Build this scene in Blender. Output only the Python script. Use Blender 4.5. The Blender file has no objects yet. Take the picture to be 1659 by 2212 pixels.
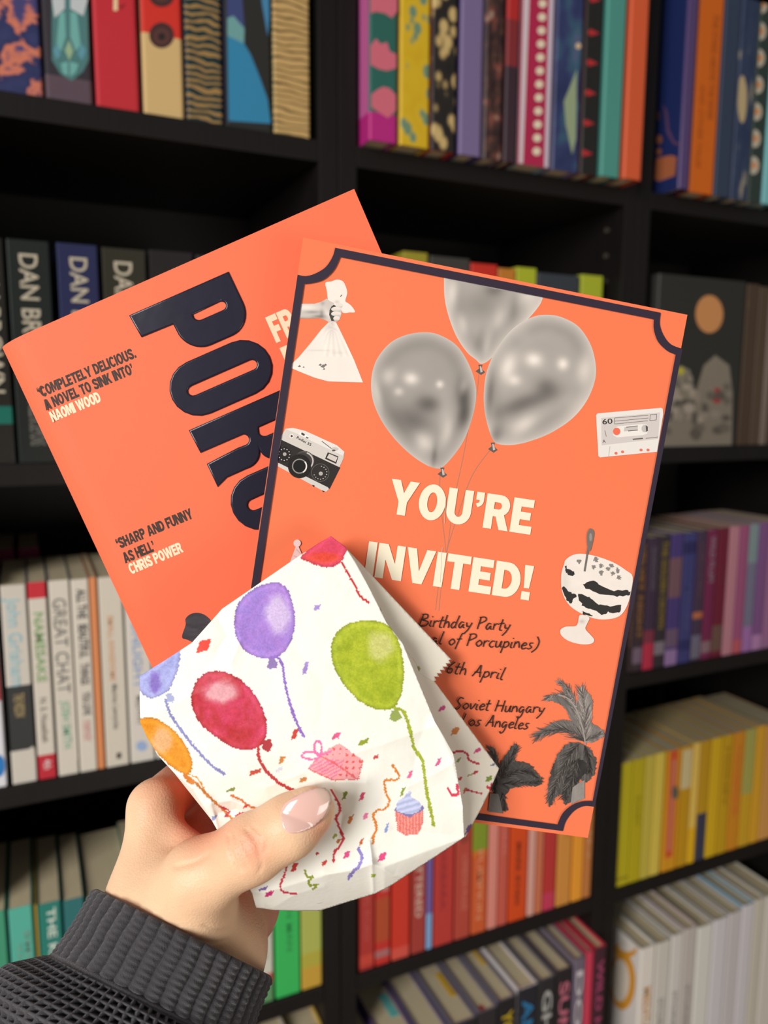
import bpy, math, random
import numpy as np
from mathutils import Vector, Matrix
from mathutils.geometry import delaunay_2d_cdt

random.seed(7)
rng = np.random.default_rng(7)
S = bpy.context.scene
COL = S.collection

# ------------------------------------------------------------------ camera
FPX = 1661.0                      # focal length in pixels of the 1659 x 2212 frame
W, H = 1659.0, 2212.0
YAW, PITCH, ROLL = 0.4334, 0.1402, -0.0053
DIST = 0.776                      # camera to the plane of the shelf fronts (y = 0)
CAMZ = 1.35
_cy, _sy, _cp, _sp = math.cos(YAW), math.sin(YAW), math.cos(PITCH), math.sin(PITCH)
FW = np.array([_sy * _cp, _cy * _cp, -_sp])
_r = np.array([_cy, -_sy, 0.0])
_d = np.cross(FW, _r)
RT = math.cos(ROLL) * _r + math.sin(ROLL) * _d
DN = -math.sin(ROLL) * _r + math.cos(ROLL) * _d
CAM = np.array([0.0, -DIST, CAMZ])

cd = bpy.data.cameras.new('camera')
cam = bpy.data.objects.new('camera', cd)
COL.objects.link(cam)
cam.matrix_world = Matrix(((RT[0], -DN[0], -FW[0], CAM[0]), (RT[1], -DN[1], -FW[1], CAM[1]),
                           (RT[2], -DN[2], -FW[2], CAM[2]), (0, 0, 0, 1)))
cd.sensor_fit = 'VERTICAL'
cd.sensor_height = 24.0
cd.lens = FPX / H * 24.0
cd.clip_start = 0.01
cd.dof.use_dof = True
cd.dof.focus_distance = 0.243
cd.dof.aperture_fstop = cd.lens / 2.5
S.camera = cam

# ------------------------------------------------------------------ light
S.view_settings.view_transform = 'Standard'
S.view_settings.look = 'None'
S.view_settings.gamma = 1.0
S.view_settings.exposure = 0.0
S.view_settings.use_curve_mapping = False

wd = bpy.data.worlds.new('world')
S.world = wd
wd.use_nodes = True
wd.node_tree.nodes['Background'].inputs[0].default_value = (1.0, 0.97, 0.93, 1)
wd.node_tree.nodes['Background'].inputs[1].default_value = 0.13


def area_light(name, loc, target, sx, sy, power, col):
    l = bpy.data.lights.new(name, 'AREA')
    l.shape = 'RECTANGLE'
    l.size, l.size_y, l.energy, l.color = sx, sy, power, col
    o = bpy.data.objects.new(name, l)
    COL.objects.link(o)
    o.location = loc
    o.rotation_euler = (Vector(target) - Vector(loc)).to_track_quat('-Z', 'Y').to_euler()
    return o


# daylight through the window of the room, to the left of the camera, and an added low fill lamp behind it, brightening the lower shelves
area_light('window_daylight', (-2.0, -1.75, 1.95), (0.25, -0.3, 1.1), 1.0, 1.2, 75, (1.0, 0.97, 0.93))
area_light('low_front_fill', (0.9, -3.2, 0.55), (0.5, 0.0, 0.6), 1.4, 1.0, 23, (1.0, 0.95, 0.88))


# ------------------------------------------------------------------ helpers
def lin(c):
    c = np.asarray(c, float) / 255.0
    return np.where(c <= 0.04045, c / 12.92, ((c + 0.055) / 1.055) ** 2.4)


def ray(px, py):
    px, py = np.asarray(px, float), np.asarray(py, float)
    return FW + RT * ((px - W / 2) / FPX)[..., None] + DN * ((py - H / 2) / FPX)[..., None]


def unproj(px, py, z):
    return CAM + ray(px, py) * np.asarray(z, float)[..., None]


def on_y(px, py, y):              # point where the sight line meets the vertical plane y
    d = ray(px, py)
    return CAM + d * ((y + DIST) / d[1])


def x_at(px, y, z):               # world x of a point at depth y and height z seen at column px
    Y, Z, a = y + DIST, z - CAMZ, px - W / 2
    return (a * (FW[1] * Y + FW[2] * Z) - FPX * (RT[1] * Y + RT[2] * Z)) / (FPX * RT[0] - a * FW[0])


def new_mat(name, rough=0.5, spec=0.5):
    m = bpy.data.materials.new(name)
    m.use_nodes = True
    b = m.node_tree.nodes['Principled BSDF']
    b.inputs['Roughness'].default_value = rough
    b.inputs['Specular IOR Level'].default_value = spec
    return m, m.node_tree.nodes, m.node_tree.links, b


def attr_mat(name, rough, spec=0.4, bump=0.0, bscale=900.0, coat=0.0, sheen=0.0):
    m, n, l, b = new_mat(name, rough, spec)
    a = n.new('ShaderNodeVertexColor')
    a.layer_name = 'Col'
    l.new(a.outputs[0], b.inputs['Base Color'])
    if bump:
        t = n.new('ShaderNodeTexNoise')
        t.inputs['Scale'].default_value = bscale
        t.inputs['Detail'].default_value = 4
        c = n.new('ShaderNodeTexCoord')
        l.new(c.outputs['Object'], t.inputs['Vector'])
        bp = n.new('ShaderNodeBump')
        bp.inputs['Strength'].default_value = bump
        bp.inputs['Distance'].default_value = 0.0005
        l.new(t.outputs[0], bp.inputs['Height'])
        l.new(bp.outputs[0], b.inputs['Normal'])
    b.inputs['Coat Weight'].default_value = coat
    b.inputs['Sheen Weight'].default_value = sheen
    return m


M_PRINT = attr_mat('printed_cover', 0.5)
M_MATTE = attr_mat('printed_card', 0.6, 0.25)
M_BAG = attr_mat('printed_paper', 0.55, 0.3, 0.15, 500)
M_GLOSS = attr_mat('foil_cover', 0.22, 0.5)


def page_mat():
    m, n, l, b = new_mat('page_edges', 0.8, 0.2)
    c = n.new('ShaderNodeTexCoord')
    mp = n.new('ShaderNodeMapping')
    mp.inputs['Scale'].default_value = (4000, 30, 30)
    t = n.new('ShaderNodeTexNoise')
    t.inputs['Scale'].default_value = 1.0
    r = n.new('ShaderNodeValToRGB')
    r.color_ramp.elements[0].color = (*lin((196, 178, 140)), 1)
    r.color_ramp.elements[1].color = (*lin((232, 218, 186)), 1)
    l.new(c.outputs['Object'], mp.inputs[0])
    l.new(mp.outputs[0], t.inputs['Vector'])
    l.new(t.outputs[0], r.inputs[0])
    l.new(r.outputs[0], b.inputs['Base Color'])
    return m


M_PAGE = page_mat()


def pattern_mat(name, kind, stops, scale=(60, 60, 60), rough=0.5, extra=3.0):
    """kind: noise | wave | voronoi | edge | wavebands ; stops: [(pos, srgb)]"""
    m, n, l, b = new_mat(name, rough, 0.4)
    c = n.new('ShaderNodeTexCoord')
    mp = n.new('ShaderNodeMapping')
    mp.inputs['Scale'].default_value = scale
    l.new(c.outputs['Object'], mp.inputs[0])
    if kind == 'noise':
        t = n.new('ShaderNodeTexNoise')
        t.inputs['Detail'].default_value = extra
        t.inputs['Scale'].default_value = 1
        out = t.outputs[0]
    elif kind == 'wave':
        t = n.new('ShaderNodeTexWave')
        t.bands_direction = 'Z'
        t.inputs['Scale'].default_value = 1
        t.inputs['Distortion'].default_value = extra
        t.inputs['Detail'].default_value = 2
        out = t.outputs[1]
    else:
        t = n.new('ShaderNodeTexVoronoi')
        t.inputs['Scale'].default_value = 1
        if kind == 'edge':
            t.feature = 'DISTANCE_TO_EDGE'
        out = t.outputs['Distance']
    l.new(mp.outputs[0], t.inputs['Vector'])
    r = n.new('ShaderNodeValToRGB')
    e = r.color_ramp.elements
    while len(e) < len(stops):
        e.new(0.5)
    for el, (p, col) in zip(e, stops):
        el.position = p
        el.color = (*lin(col), 1)
    l.new(out, r.inputs[0])
    l.new(r.outputs[0], b.inputs['Base Color'])
    return m


class Geo:
    def __init__(self):
        self.v, self.f, self.c, self.m, self.n = [], [], [], [], 0

    def add(self, verts, faces, col, mi=0):
        verts = np.asarray(verts, float)
        col = np.asarray(col, float)
        if col.ndim == 1:
            col = np.tile(col, (len(verts), 1))
        self.v.append(verts)
        self.c.append(col)
        n = self.n
        self.f += [tuple(i + n for i in f) for f in faces]
        self.m += [mi] * len(faces)
        self.n += len(verts)

    def box(self, a, b, col, mi=0):
        (x0, y0, z0), (x1, y1, z1) = a, b
        v = [(x0, y0, z0), (x1, y0, z0), (x1, y1, z0), (x0, y1, z0),
             (x0, y0, z1), (x1, y0, z1), (x1, y1, z1), (x0, y1, z1)]
        self.add(v, [(0, 3, 2, 1), (4, 5, 6, 7), (0, 1, 5, 4), (1, 2, 6, 5), (2, 3, 7, 6), (3, 0, 4, 7)], col, mi)

    def cyl(self, c, axis, r, h, col, seg=16, mi=0):
        axis = Vector(axis).normalized()
        u = axis.orthogonal().normalized()
        w = axis.cross(u)
        v = []
        for k in range(2):
            for i in range(seg):
                t = 2 * math.pi * i / seg
                v.append(Vector(c) + axis * (h * k) + u * (r * math.cos(t)) + w * (r * math.sin(t)))
        f = [(i, (i + 1) % seg, seg + (i + 1) % seg, seg + i) for i in range(seg)]
        f += [tuple(range(seg))[::-1], tuple(range(seg, 2 * seg))]
        self.add([tuple(p) for p in v], f, col, mi)

    def build(self, name, mats, parent=None, loc=None, smooth=False):
        me = bpy.data.meshes.new(name)
        V = np.concatenate(self.v)
        me.from_pydata(V.tolist(), [], self.f)
        at = me.color_attributes.new('Col', 'FLOAT_COLOR', 'POINT')
        c4 = np.ones((self.n, 4), np.float32)
        c4[:, :3] = np.concatenate(self.c)
        at.data.foreach_set('color', c4.ravel())
        for m in mats if isinstance(mats, (list, tuple)) else [mats]:
            me.materials.append(m)
        me.polygons.foreach_set('material_index', self.m)
        if smooth:
            me.polygons.foreach_set('use_smooth', [True] * len(me.polygons))
        me.update()
        o = bpy.data.objects.new(name, me)
        COL.objects.link(o)
        if parent is not None:
            o.parent = parent
        if loc is not None:
            o.location = loc
        return o


def thing(name, label, cat, loc=(0, 0, 0), group=None):
    o = bpy.data.objects.new(name, None)
    o.empty_display_size = 0.02
    COL.objects.link(o)
    o.location = loc
    o['label'], o['category'] = label, cat
    if group:
        o['group'] = group
    return o


_txt = {}


def text_mesh(body, bold=0.0):
    """triangulated lettering scaled to width 1, capital height 1"""
    k = (body, bold)
    if k not in _txt:
        c = bpy.data.curves.new('t', 'FONT')
        c.body = body
        c.offset = bold
        c.space_character = 1.0 + 1.6 * max(0.0, bold - 0.012)
        c.resolution_u = 4
        o = bpy.data.objects.new('t', c)
        me = bpy.data.meshes.new_from_object(o)
        v = np.array([p.co[:2] for p in me.vertices])
        f = [tuple(p.vertices) for p in me.polygons]
        bpy.data.objects.remove(o)
        bpy.data.curves.remove(c)
        bpy.data.meshes.remove(me)
        x0, x1 = v[:, 0].min(), v[:, 0].max()
        v[:, 0] = (v[:, 0] - x0) / (x1 - x0)
        v[:, 1] = (v[:, 1] + bold) / (0.729 + 2 * bold)
        _txt[k] = (v, f)
    return _txt[k]


# ------------------------------------------------------------------ the room
def structure(name, a, b, mat):
    g = Geo()
    g.box(a, b, (0.5, 0.5, 0.5))
    o = g.build(name, mat)
    o['kind'] = 'structure'
    return o


m_wall = pattern_mat('wall_paint', 'noise', [(0.3, (206, 200, 190)), (0.7, (214, 208, 199))], (8, 8, 8), 0.9)
m_floor = pattern_mat('floor_boards', 'wave', [(0.0, (120, 86, 56)), (1.0, (150, 112, 76))], (3, 14, 3), 0.5, 2)
structure('floor', (-2.2, -3.2, -0.05), (3.2, 0.9, 0.0), m_floor)
structure('wall_back', (-2.2, 0.31, 0.0), (3.2, 0.40, 2.6), m_wall)

# ------------------------------------------------------------------ bookcases
UX = [0.3932 * DIST, 0.9090 * DIST]                       # joints between the three bookcases
PITCHX = UX[1] - UX[0]
PT = 0.021                                                # panel thickness
ZS = {'a': CAMZ + 0.3404 * DIST, 'b': CAMZ - 0.0722 * DIST, 'c': CAMZ - 0.4704 * DIST, 'd': CAMZ - 0.8815 * DIST}
ZS['e'] = ZS['d'] - 0.3150
ZTOP = ZS['a'] + 0.33
m_case, _n, _l, _b = new_mat('black_brown_veneer', 0.5, 0.25)
_t = _n.new('ShaderNodeTexNoise')
_c = _n.new('ShaderNodeTexCoord')
_mp = _n.new('ShaderNodeMapping')
_mp.inputs['Scale'].default_value = (60, 60, 3)
_r2 = _n.new('ShaderNodeValToRGB')
_r2.color_ramp.elements[0].color = (*lin((15, 13, 12)), 1)
_r2.color_ramp.elements[1].color = (*lin((27, 23, 22)), 1)
_l.new(_c.outputs['Object'], _mp.inputs[0])
_l.new(_mp.outputs[0], _t.inputs['Vector'])
_l.new(_t.outputs[0], _r2.inputs[0])
_l.new(_r2.outputs[0], _b.inputs['Base Color'])
DEPTH = 0.285


def board(name, a, b, parent, bevel=0.0008):
    g = Geo()
    g.box(a, b, (0.02, 0.02, 0.02))
    o = g.build(name, m_case, parent)
    md = o.modifiers.new('bevel', 'BEVEL')
    md.width = bevel
    md.segments = 2
    return o


def wall_hit(px, py, x):
    d = ray(px, py)
    return CAM + d * (x / d[0])


def bookcase(xa, xb, where, pins):
    t = thing('bookcase', f'black-brown wooden bookcase {where}', 'bookcase', (xa, 0, 0), 'bookcases along the wall')
    w = xb - xa
    board('side_panel', (0.0005, 0, 0), (PT, DEPTH, ZTOP), t)
    board('side_panel', (w - PT, 0, 0), (w - 0.0005, DEPTH, ZTOP), t)
    board('top_panel', (PT, 0, ZTOP - PT), (w - PT, DEPTH - 0.005, ZTOP), t)
    board('back_panel', (PT, DEPTH - 0.005, 0.02), (w - PT, DEPTH, ZTOP - 0.001), t)
    board('plinth', (PT, 0.03, 0), (w - PT, 0.045, ZS['e'] - 0.021), t)
    for k in 'abcde':
        board('shelf', (PT + 0.0003, 0.0, ZS[k] - 0.021), (w - PT - 0.0003, DEPTH - 0.006, ZS[k]), t)
    for px, py in pins:
        p = wall_hit(px, py, xb - PT)
        g = Geo()
        g.cyl((p[0] - xa, p[1], p[2]), (-1, 0, 0), 0.0032, 0.003, lin((74, 68, 62)))
        q = g.build('shelf_pin', M_GLOSS, t)
        q['label'] = 'small grey shelf pin'
    return t


XL = UX[0] - PITCHX
bookcase(XL, UX[0], 'on the left, behind the orange paperback', [(655, 362)])
bookcase(UX[0], UX[1], 'in the middle, behind the invitation card', [(1311, 449), (1313, 498), (1311, 553), (1309, 608)])
bookcase(UX[1], UX[1] + PITCHX, 'at the right edge of the photo', [])

# ------------------------------------------------------------------ shelved books
PLACE = {
    'aL': ('top shelf of left bookcase', 'a'), 'aM': ('top shelf of middle bookcase', 'a'),
    'aR': ('top shelf of right bookcase', 'a'), 'bL': ('left bookcase below the top shelf', 'b'),
    'bM': ('shelf just above the invitation', 'b'), 'bR': ('shelf right of the invitation corner', 'b'),
    'cL': ('shelf left of the hand', 'c'), 'cR': ('shelf of purple books', 'c'),
    'dL': ('shelf of green books', 'd'), 'dM': ('shelf of red books', 'd'),
    'dR': ('shelf of yellow books', 'd'), 'eL': ('bottom-most shelf in view, left bookcase', 'e'),
    'eM': ('shelf below the red books', 'e'), 'eR': ('shelf of white books at bottom right', 'e'),
}
GROUPS = {k: 'books on the ' + v[0] if 'shelf' in v[0][:9] or 'shelf' in v[0] else 'books in the ' + v[0] for k, v in PLACE.items()}
CREAM, WHITE, BLACK = (232, 224, 200), (226, 222, 212), (28, 26, 27)


def sbook(row, p0, p1, desc, col, top=None, h=None, yf=0.004, d=0.13, hard=None, side=None, blocks=(), text=(),
          polys=(), sidepolys=(), pat=None, attop=False, glossy=False, tabs=(), tilt=0.0):
    """one shelved book: p0,p1 = columns of its spine, top = picture row of the spine top"""
    place, key = PLACE[row]
    hard = row[0] in 'a' if hard is None else hard
    zs = ZS[key]
    pm = (p0 + p1) / 2
    if attop:
        x0, x1 = on_y(p0, top, yf)[0], on_y(p1, top, yf)[0]
    else:
        x0, x1 = x_at(p0, yf, zs), x_at(p1, yf, zs)
    if h is None:
        h = on_y(pm, top, yf)[2] - zs
    i_ = 'LMR'.index(row[1])
    lo_, hi_ = XL + PITCHX * i_ + PT + 0.0006, XL + PITCHX * (i_ + 1) - PT - 0.0006
    x0, x1 = max(x0, lo_), min(x1, hi_)
    w = x1 - x0 - 0.0006
    t = thing('hardback_book' if hard else 'paperback_book', f'{desc}, {place}', 'book', (x0, yf, zs + 0.0003), GROUPS[row])
    if tilt:
        t.rotation_euler = (0, tilt, 0)
    th = 0.0024 if hard else 0.0007
    rr = min(0.0028 if hard else 0.0014, w * 0.3)
    side = lin(side if side is not None else col)
    base = lin(col)
    arc = [(rr - rr * math.cos(a), rr - rr * math.sin(a)) for a in np.linspace(0, math.pi / 2, 4)]
    outer = [(0, d)] + arc + [(w - x, y) for x, y in arc[::-1]] + [(w, d)]
    inner = [(th, d)] + [(max(x, th), max(y, th)) for x, y in arc] + [(min(w - x, w - th), max(y, th)) for x, y in arc[::-1]] + [(w - th, d)]
    lv = sorted({0.0, 1.0, *[b[0] for b in blocks], *[b[1] for b in blocks]})
    g = Geo()
    n = len(outer)
    for i in range(n - 1):
        spine = 1 <= i < n - 2
        for z0, z1 in zip(lv[:-1], lv[1:]):
            c = base if spine else side
            mi = 1 if (spine and pat) else 0
            for b in blocks:
                if b[0] <= z0 + 1e-6 and z1 <= b[1] + 1e-6 and (spine or len(b) > 3):
                    c, mi = lin(b[2]), 0
            (xa, ya), (xb, yb) = outer[i], outer[i + 1]
            g.add([(xa, ya, z0 * h), (xb, yb, z0 * h), (xb, yb, z1 * h), (xa, ya, z1 * h)], [(0, 1, 2, 3)], c, mi)
        (xa, ya), (xb, yb) = inner[i], inner[i + 1]
        g.add([(xa, ya, 0), (xa, ya, h), (xb, yb, h), (xb, yb, 0)], [(0, 1, 2, 3)], side)
    for z, s in ((0, 1), (h, -1)):
        for i in range(n - 1):
            q = [(*outer[i], z), (*inner[i], z), (*inner[i + 1], z), (*outer[i + 1], z)]
            g.add(q, [(0, 1, 2, 3) if s > 0 else (3, 2, 1, 0)], side)
    for s in (0, n - 1):
        q = [(*outer[s], 0), (*inner[s], 0), (*inner[s], h), (*outer[s], h)]
        g.add(q, [(0, 1, 2, 3)], side)
    k = 0
    for pts, c in polys:                               # printed shapes on the spine, given where they are seen
        k += 1
        P = np.array([on_y(px, py, yf) for px, py in pts])
        X = np.clip(P[:, 0] - x0, 0.0006, w - 0.0006)
        Z = np.clip(P[:, 2] - zs, 0.0005, h - 0.0005)
        g.add(np.stack([X, np.full(len(X), -0.00012 - 0.00004 * k), Z], 1), [tuple(range(len(X)))], lin(c))
    for pts, c in sidepolys:                           # printed shapes on the left cover
        k += 1
        Q = np.array([wall_hit(px, py, x0) for px, py in pts])
        Y, Z = np.clip(Q[:, 1] - yf, 0.001, d), np.clip(Q[:, 2] - zs, 0.0005, h - 0.0005)
        g.add(np.stack([np.full(len(Y), -0.00012 - 0.00004 * k), Y, Z], 1), [tuple(range(len(Y)))], lin(c))
    for tx in text:                                    # (string, z-top, z-bottom, colour, x0, x1[, bold])
        body, za, zb, c, xa, xb = tx[:6]
        v, f = text_mesh(body, tx[6] if len(tx) > 6 else 0.01)
        x = w * (xa + (xb - xa) * v[:, 1])
        z = h * (za + (zb - za) * v[:, 0])
        g.add(np.stack([x, np.full(len(x), -0.0005), z], 1), f, lin(c))
    g.build('cover', [M_GLOSS if glossy else M_PRINT] + ([pat] if pat else []), t)
    ov = 0.003 if hard else 0.0003
    g = Geo()
    g.box((th + 0.0002, th + 0.001, ov), (w - th - 0.0002, d - ov - 0.0004, h - ov), lin((225, 210, 178)))
    g.build('pages', M_PAGE, t)
    for xa, xb, ya, yb, c in tabs:
        g = Geo()
        g.box((w * xa, d * ya, h - ov - 0.0004), (w * xb, d * yb, h - ov + 0.0006), lin(c))
        g.build('page_tab', M_PRINT, t)['label'] = 'sticky tab on the page tops'
    return t


def ell(cx, cy, rx, ry, n=20):
    return [(cx + rx * math.cos(2 * math.pi * i / n), cy + ry * math.sin(2 * math.pi * i / n)) for i in range(n)]


# --- top shelf, left bookcase
p_branch = pattern_mat('navy_coral_print', 'noise', [(0.40, (52, 58, 100)), (0.50, (44, 48, 88)), (0.53, (205, 120, 95)), (0.56, (200, 116, 92)), (0.60, (70, 66, 112)), (0.72, (60, 58, 104))], (28, 28, 34), 0.4, 6)
p_zebra = pattern_mat('zebra_print', 'wave', [(0.0, (24, 40, 42)), (0.45, (30, 58, 60)), (0.62, (44, 66, 60)), (0.75, (176, 140, 84)), (1.0, (150, 116, 66))], (34, 34, 48), 0.4, 8)
p_sand = pattern_mat('sand_wave_print', 'wave', [(0.0, (92, 78, 50)), (0.25, (172, 140, 86)), (0.7, (206, 172, 112)), (1.0, (190, 156, 100))], (20, 20, 52), 0.4, 8)
sbook('aL', -12, 96, 'navy book with coral branch pattern', (52, 54, 96), h=0.24, pat=p_branch, side=(72, 74, 130))
TEAL, DTEAL = (112, 172, 166), (40, 66, 68)
sbook('aL', 100, 203, 'dark book with teal stained-glass wings', (56, 52, 58), h=0.24, glossy=True, side=(70, 66, 74), blocks=[(0.0, 0.085, (92, 76, 86))], polys=[
    ([(112, -60), (190, -60), (192, 130), (180, 155), (155, 176), (130, 160), (112, 130)], (78, 122, 122)),
    ([(128, 30), (140, 26), (142, 80), (132, 112), (122, 100)], TEAL), ([(152, 26), (166, 30), (174, 98), (164, 112), (152, 80)], TEAL),
    ([(115, 110), (124, 95), (131, 120), (122, 130)], (96, 150, 166)), ([(168, 118), (176, 95), (186, 110), (178, 132)], (96, 150, 166)),
    ([(140, 110), (149, 88), (158, 112), (150, 132)], (150, 178, 142)),
    ([(131, 138), (147, 134), (147, 165), (136, 160)], TEAL), ([(151, 134), (170, 140), (164, 158), (151, 168)], TEAL),
    ([(112, 0), (140, -30), (140, 20), (118, 40)], (190, 196, 198)), ([(152, -30), (190, 0), (180, 36), (152, 20)], (190, 196, 198))])
sbook('aL', 209, 304, 'crimson book with cream bookmark shape', (190, 42, 52), h=0.235, side=(182, 70, 78), polys=[
    ([(246, -30), (254, -30), (254, 24), (245, 24)], (232, 206, 160)), ([(257, 15), (272, 8), (262, 21)], (130, 30, 34))])
sbook('aL', 312, 400, 'half red half cream book with dark medallions', (206, 174, 118), h=0.235, side=(206, 190, 160), blocks=[(0.30, 1.0, (205, 48, 36))], polys=[
    (ell(349, 77, 27, 28), (66, 40, 40)), (ell(349, 79, 18, 18), (86, 52, 48)), (ell(349, 80, 8, 8), (40, 30, 32)),
    (ell(349, -8, 27, 24), (66, 40, 40)), (ell(349, -8, 17, 14), (86, 52, 48))])
sbook('aL', 406, 484, 'dark teal zebra-striped book', (36, 52, 54), h=0.235, pat=p_zebra, side=(120, 124, 150))
sbook('aL', 490, 588, 'black book with bright blue swoosh', (46, 46, 44), h=0.235, glossy=True, side=(94, 100, 150), polys=[
    ([(490, -40), (520, -40), (528, 60), (508, 80), (490, 70)], (64, 74, 120)), ([(491, 40), (504, 35), (528, 62), (527, 95), (491, 78)], (110, 160, 160)),
    ([(491, 78), (527, 95), (541, 118), (560, 165), (578, 215), (586, 268), (494, 262)], (54, 132, 172)),
    ([(560, -40), (588, -40), (584, 40), (578, 80), (566, 10)], (70, 130, 170))])
sbook('aL', 593, 672, 'tan book with wavy sand lines', (196, 164, 106), h=0.235, pat=p_sand, side=(40, 128, 116))

# --- top shelf, middle bookcase
p_logs = pattern_mat('log_print', 'voronoi', [(0.0, (206, 182, 124)), (0.35, (196, 168, 110)), (0.5, (40, 36, 34)), (1.0, (28, 26, 26))], (75, 75, 55), 0.45)
p_yel = pattern_mat('yellow_flower_print', 'voronoi', [(0.0, (112, 142, 112)), (0.30, (106, 138, 112)), (0.40, (212, 176, 34)), (1.0, (206, 166, 28))], (70, 70, 52), 0.45)
p_floral = pattern_mat('dark_floral_print', 'noise', [(0.35, (44, 30, 32)), (0.5, (66, 44, 42)), (0.56, (90, 64, 54)), (0.62, (132, 60, 52)), (0.68, (150, 132, 116))], (80, 80, 60), 0.4, 4)
p_space = pattern_mat('space_print', 'noise', [(0.35, (36, 46, 84)), (0.5, (52, 60, 104)), (0.6, (60, 96, 118)), (0.72, (110, 88, 140))], (24, 24, 18), 0.4, 3)
PK, YF = (206, 104, 122), -0.022
sbook('aM', 798, 859, 'pink flower on green spine with magenta foot', (42, 98, 88), h=0.235, yf=YF, side=(190, 92, 150), blocks=[(0.0, 0.115, (178, 36, 122), 1)], polys=[
    ([(800, 100), (812, 84), (822, 96), (836, 92), (842, 112), (856, 118), (856, 148), (836, 154), (818, 150), (800, 140)], PK),
    ([(802, 205), (814, 195), (828, 188), (842, 192), (855, 206), (855, 240), (838, 256), (822, 246), (802, 232)], PK),
    ([(800, -20), (858, -20), (858, 26), (846, 40), (832, 30), (812, 26), (800, 30)], PK)])
sbook('aM', 864, 928, 'yellow and sage flower-patterned book', (206, 172, 40), h=0.235, yf=YF, pat=p_yel, side=(214, 184, 70))
sbook('aM', 932, 984, 'black book with golden log ends', (40, 36, 34), h=0.235, yf=YF, pat=p_logs, side=(200, 60, 44))
sbook('aM', 992, 1040, 'plain lavender book', (120, 104, 146), h=0.235, yf=YF, side=(72, 70, 128))
sbook('aM', 1045, 1084, 'dark floral book with red specks', (60, 44, 44), h=0.23, yf=YF, pat=p_floral, side=(140, 124, 140))
sbook('aM', 1089, 1116, 'thin book fading from red to black', (56, 38, 48), h=0.235, yf=YF, side=(90, 40, 52), blocks=[(0.62, 1.0, (176, 40, 38)), (0.42, 0.62, (128, 42, 46))])
sbook('aM', 1120, 1186, 'crimson book with a column of white dots', (176, 36, 76), h=0.235, yf=YF, side=(150, 186, 196), polys=[
    ([(1108, 400), (1128, 400), (1146, -60), (1126, -60)], (214, 200, 206)), ([(1174, 400), (1190, 400), (1204, -60), (1188, -60)], (206, 192, 206))]
    + [(ell(1158 + (335 - y) * 0.042, y, 9, 9, 12), (232, 216, 190)) for y in range(-20, 340, 29)])
sbook('aM', 1193, 1250, 'deep blue night-sky book', (48, 60, 96), h=0.235, yf=YF, pat=p_space, side=(140, 128, 176), polys=[
    ([(1218, 220), (1236, 175), (1246, 150), (1244, 300), (1236, 335), (1222, 270)], (150, 166, 132)), (ell(1249, 100, 6, 7, 10), (220, 190, 150))])
sbook('aM', 1254, 1290, 'black book with red spikes', (34, 32, 30), h=0.235, yf=YF, side=(120, 40, 44), polys=[
    ([(1262 + s, y), (1268 + s, y - 7), (1288 + s, y + 3), (1268 + s, y + 9)], (180, 44, 48)) for y, s in ((-2, 10), (70, 7), (135, 4), (200, 0), (265, -4), (330, -8))])
sbook('aM', 1298, 1339, 'plain teal book near the divider', (76, 148, 136), h=0.24, yf=YF - 0.004, side=(66, 130, 120))
sbook('aM', 1347, 1386, 'plain orange book at the divider', (214, 92, 52), h=0.245, yf=YF - 0.008, side=(190, 76, 44))

# --- top shelf, right bookcase
YR = -0.02
p_navy = pattern_mat('navy_scratch_print', 'noise', [(0.4, (42, 54, 84)), (0.58, (52, 66, 92)), (0.68, (150, 142, 120))], (90, 90, 20), 0.4, 3)
sbook('aR', 1466, 1488, 'navy cover with orange artwork, facing left', (84, 66, 112), h=0.24, yf=YR - 0.006, d=0.15, side=(34, 46, 96), glossy=True, sidepolys=[([(1418, 342), (1450, 336), (1462, 340), (1458, 380), (1424, 392), (1414, 388)], (170, 100, 66)), (ell(1424, 302, 7, 10, 9), (150, 92, 62)), (ell(1424, 328, 6, 8, 9), (150, 92, 62)), (ell(1421, 250, 5, 12, 9), (104, 72, 66)), ([(1432, 225), (1442, 240), (1446, 280), (1458, 306), (1474, 308), (1474, 314), (1454, 312), (1440, 286), (1436, 246)], (92, 66, 96))])
sbook('aR', 1489, 1541, 'bright orange spine with faint lettering', (206, 100, 20), h=0.245, yf=YR, side=(190, 84, 16),
      text=[('THE STARS ABOVE THE RIVER', 0.86, 0.36, (170, 84, 26), 0.55, 0.8), ('AND OTHER TALES', 0.52, 0.12, (176, 86, 24), 0.2, 0.4)])
sbook('aR', 1543, 1577, 'plain dark slate-blue book', (50, 62, 84), h=0.24, yf=YR, side=(60, 76, 96))
sbook('aR', 1579, 1614, 'dusty navy book with gold title oval', (52, 62, 92), h=0.24, yf=YR, pat=p_navy, side=(92, 92, 122), polys=[(ell(1603, 215, 10, 52), (186, 164, 122))])
sbook('aR', 1616, 1645, 'dark book with a column of daisies', (44, 58, 54), h=0.24, yf=YR, side=(124, 150, 160), polys=[
    q for y in range(10, 410, 58) for q in ((ell(1646 - y * 0.055, y, 13, 20, 12), (186, 180, 160)), (ell(1648 - y * 0.055, y, 6, 8, 10), (206, 140, 90)))])
sbook('aR', 1647, 1672, 'pale aqua book at the photo edge', (120, 186, 190), h=0.24, yf=YR, side=(110, 168, 176))

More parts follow.
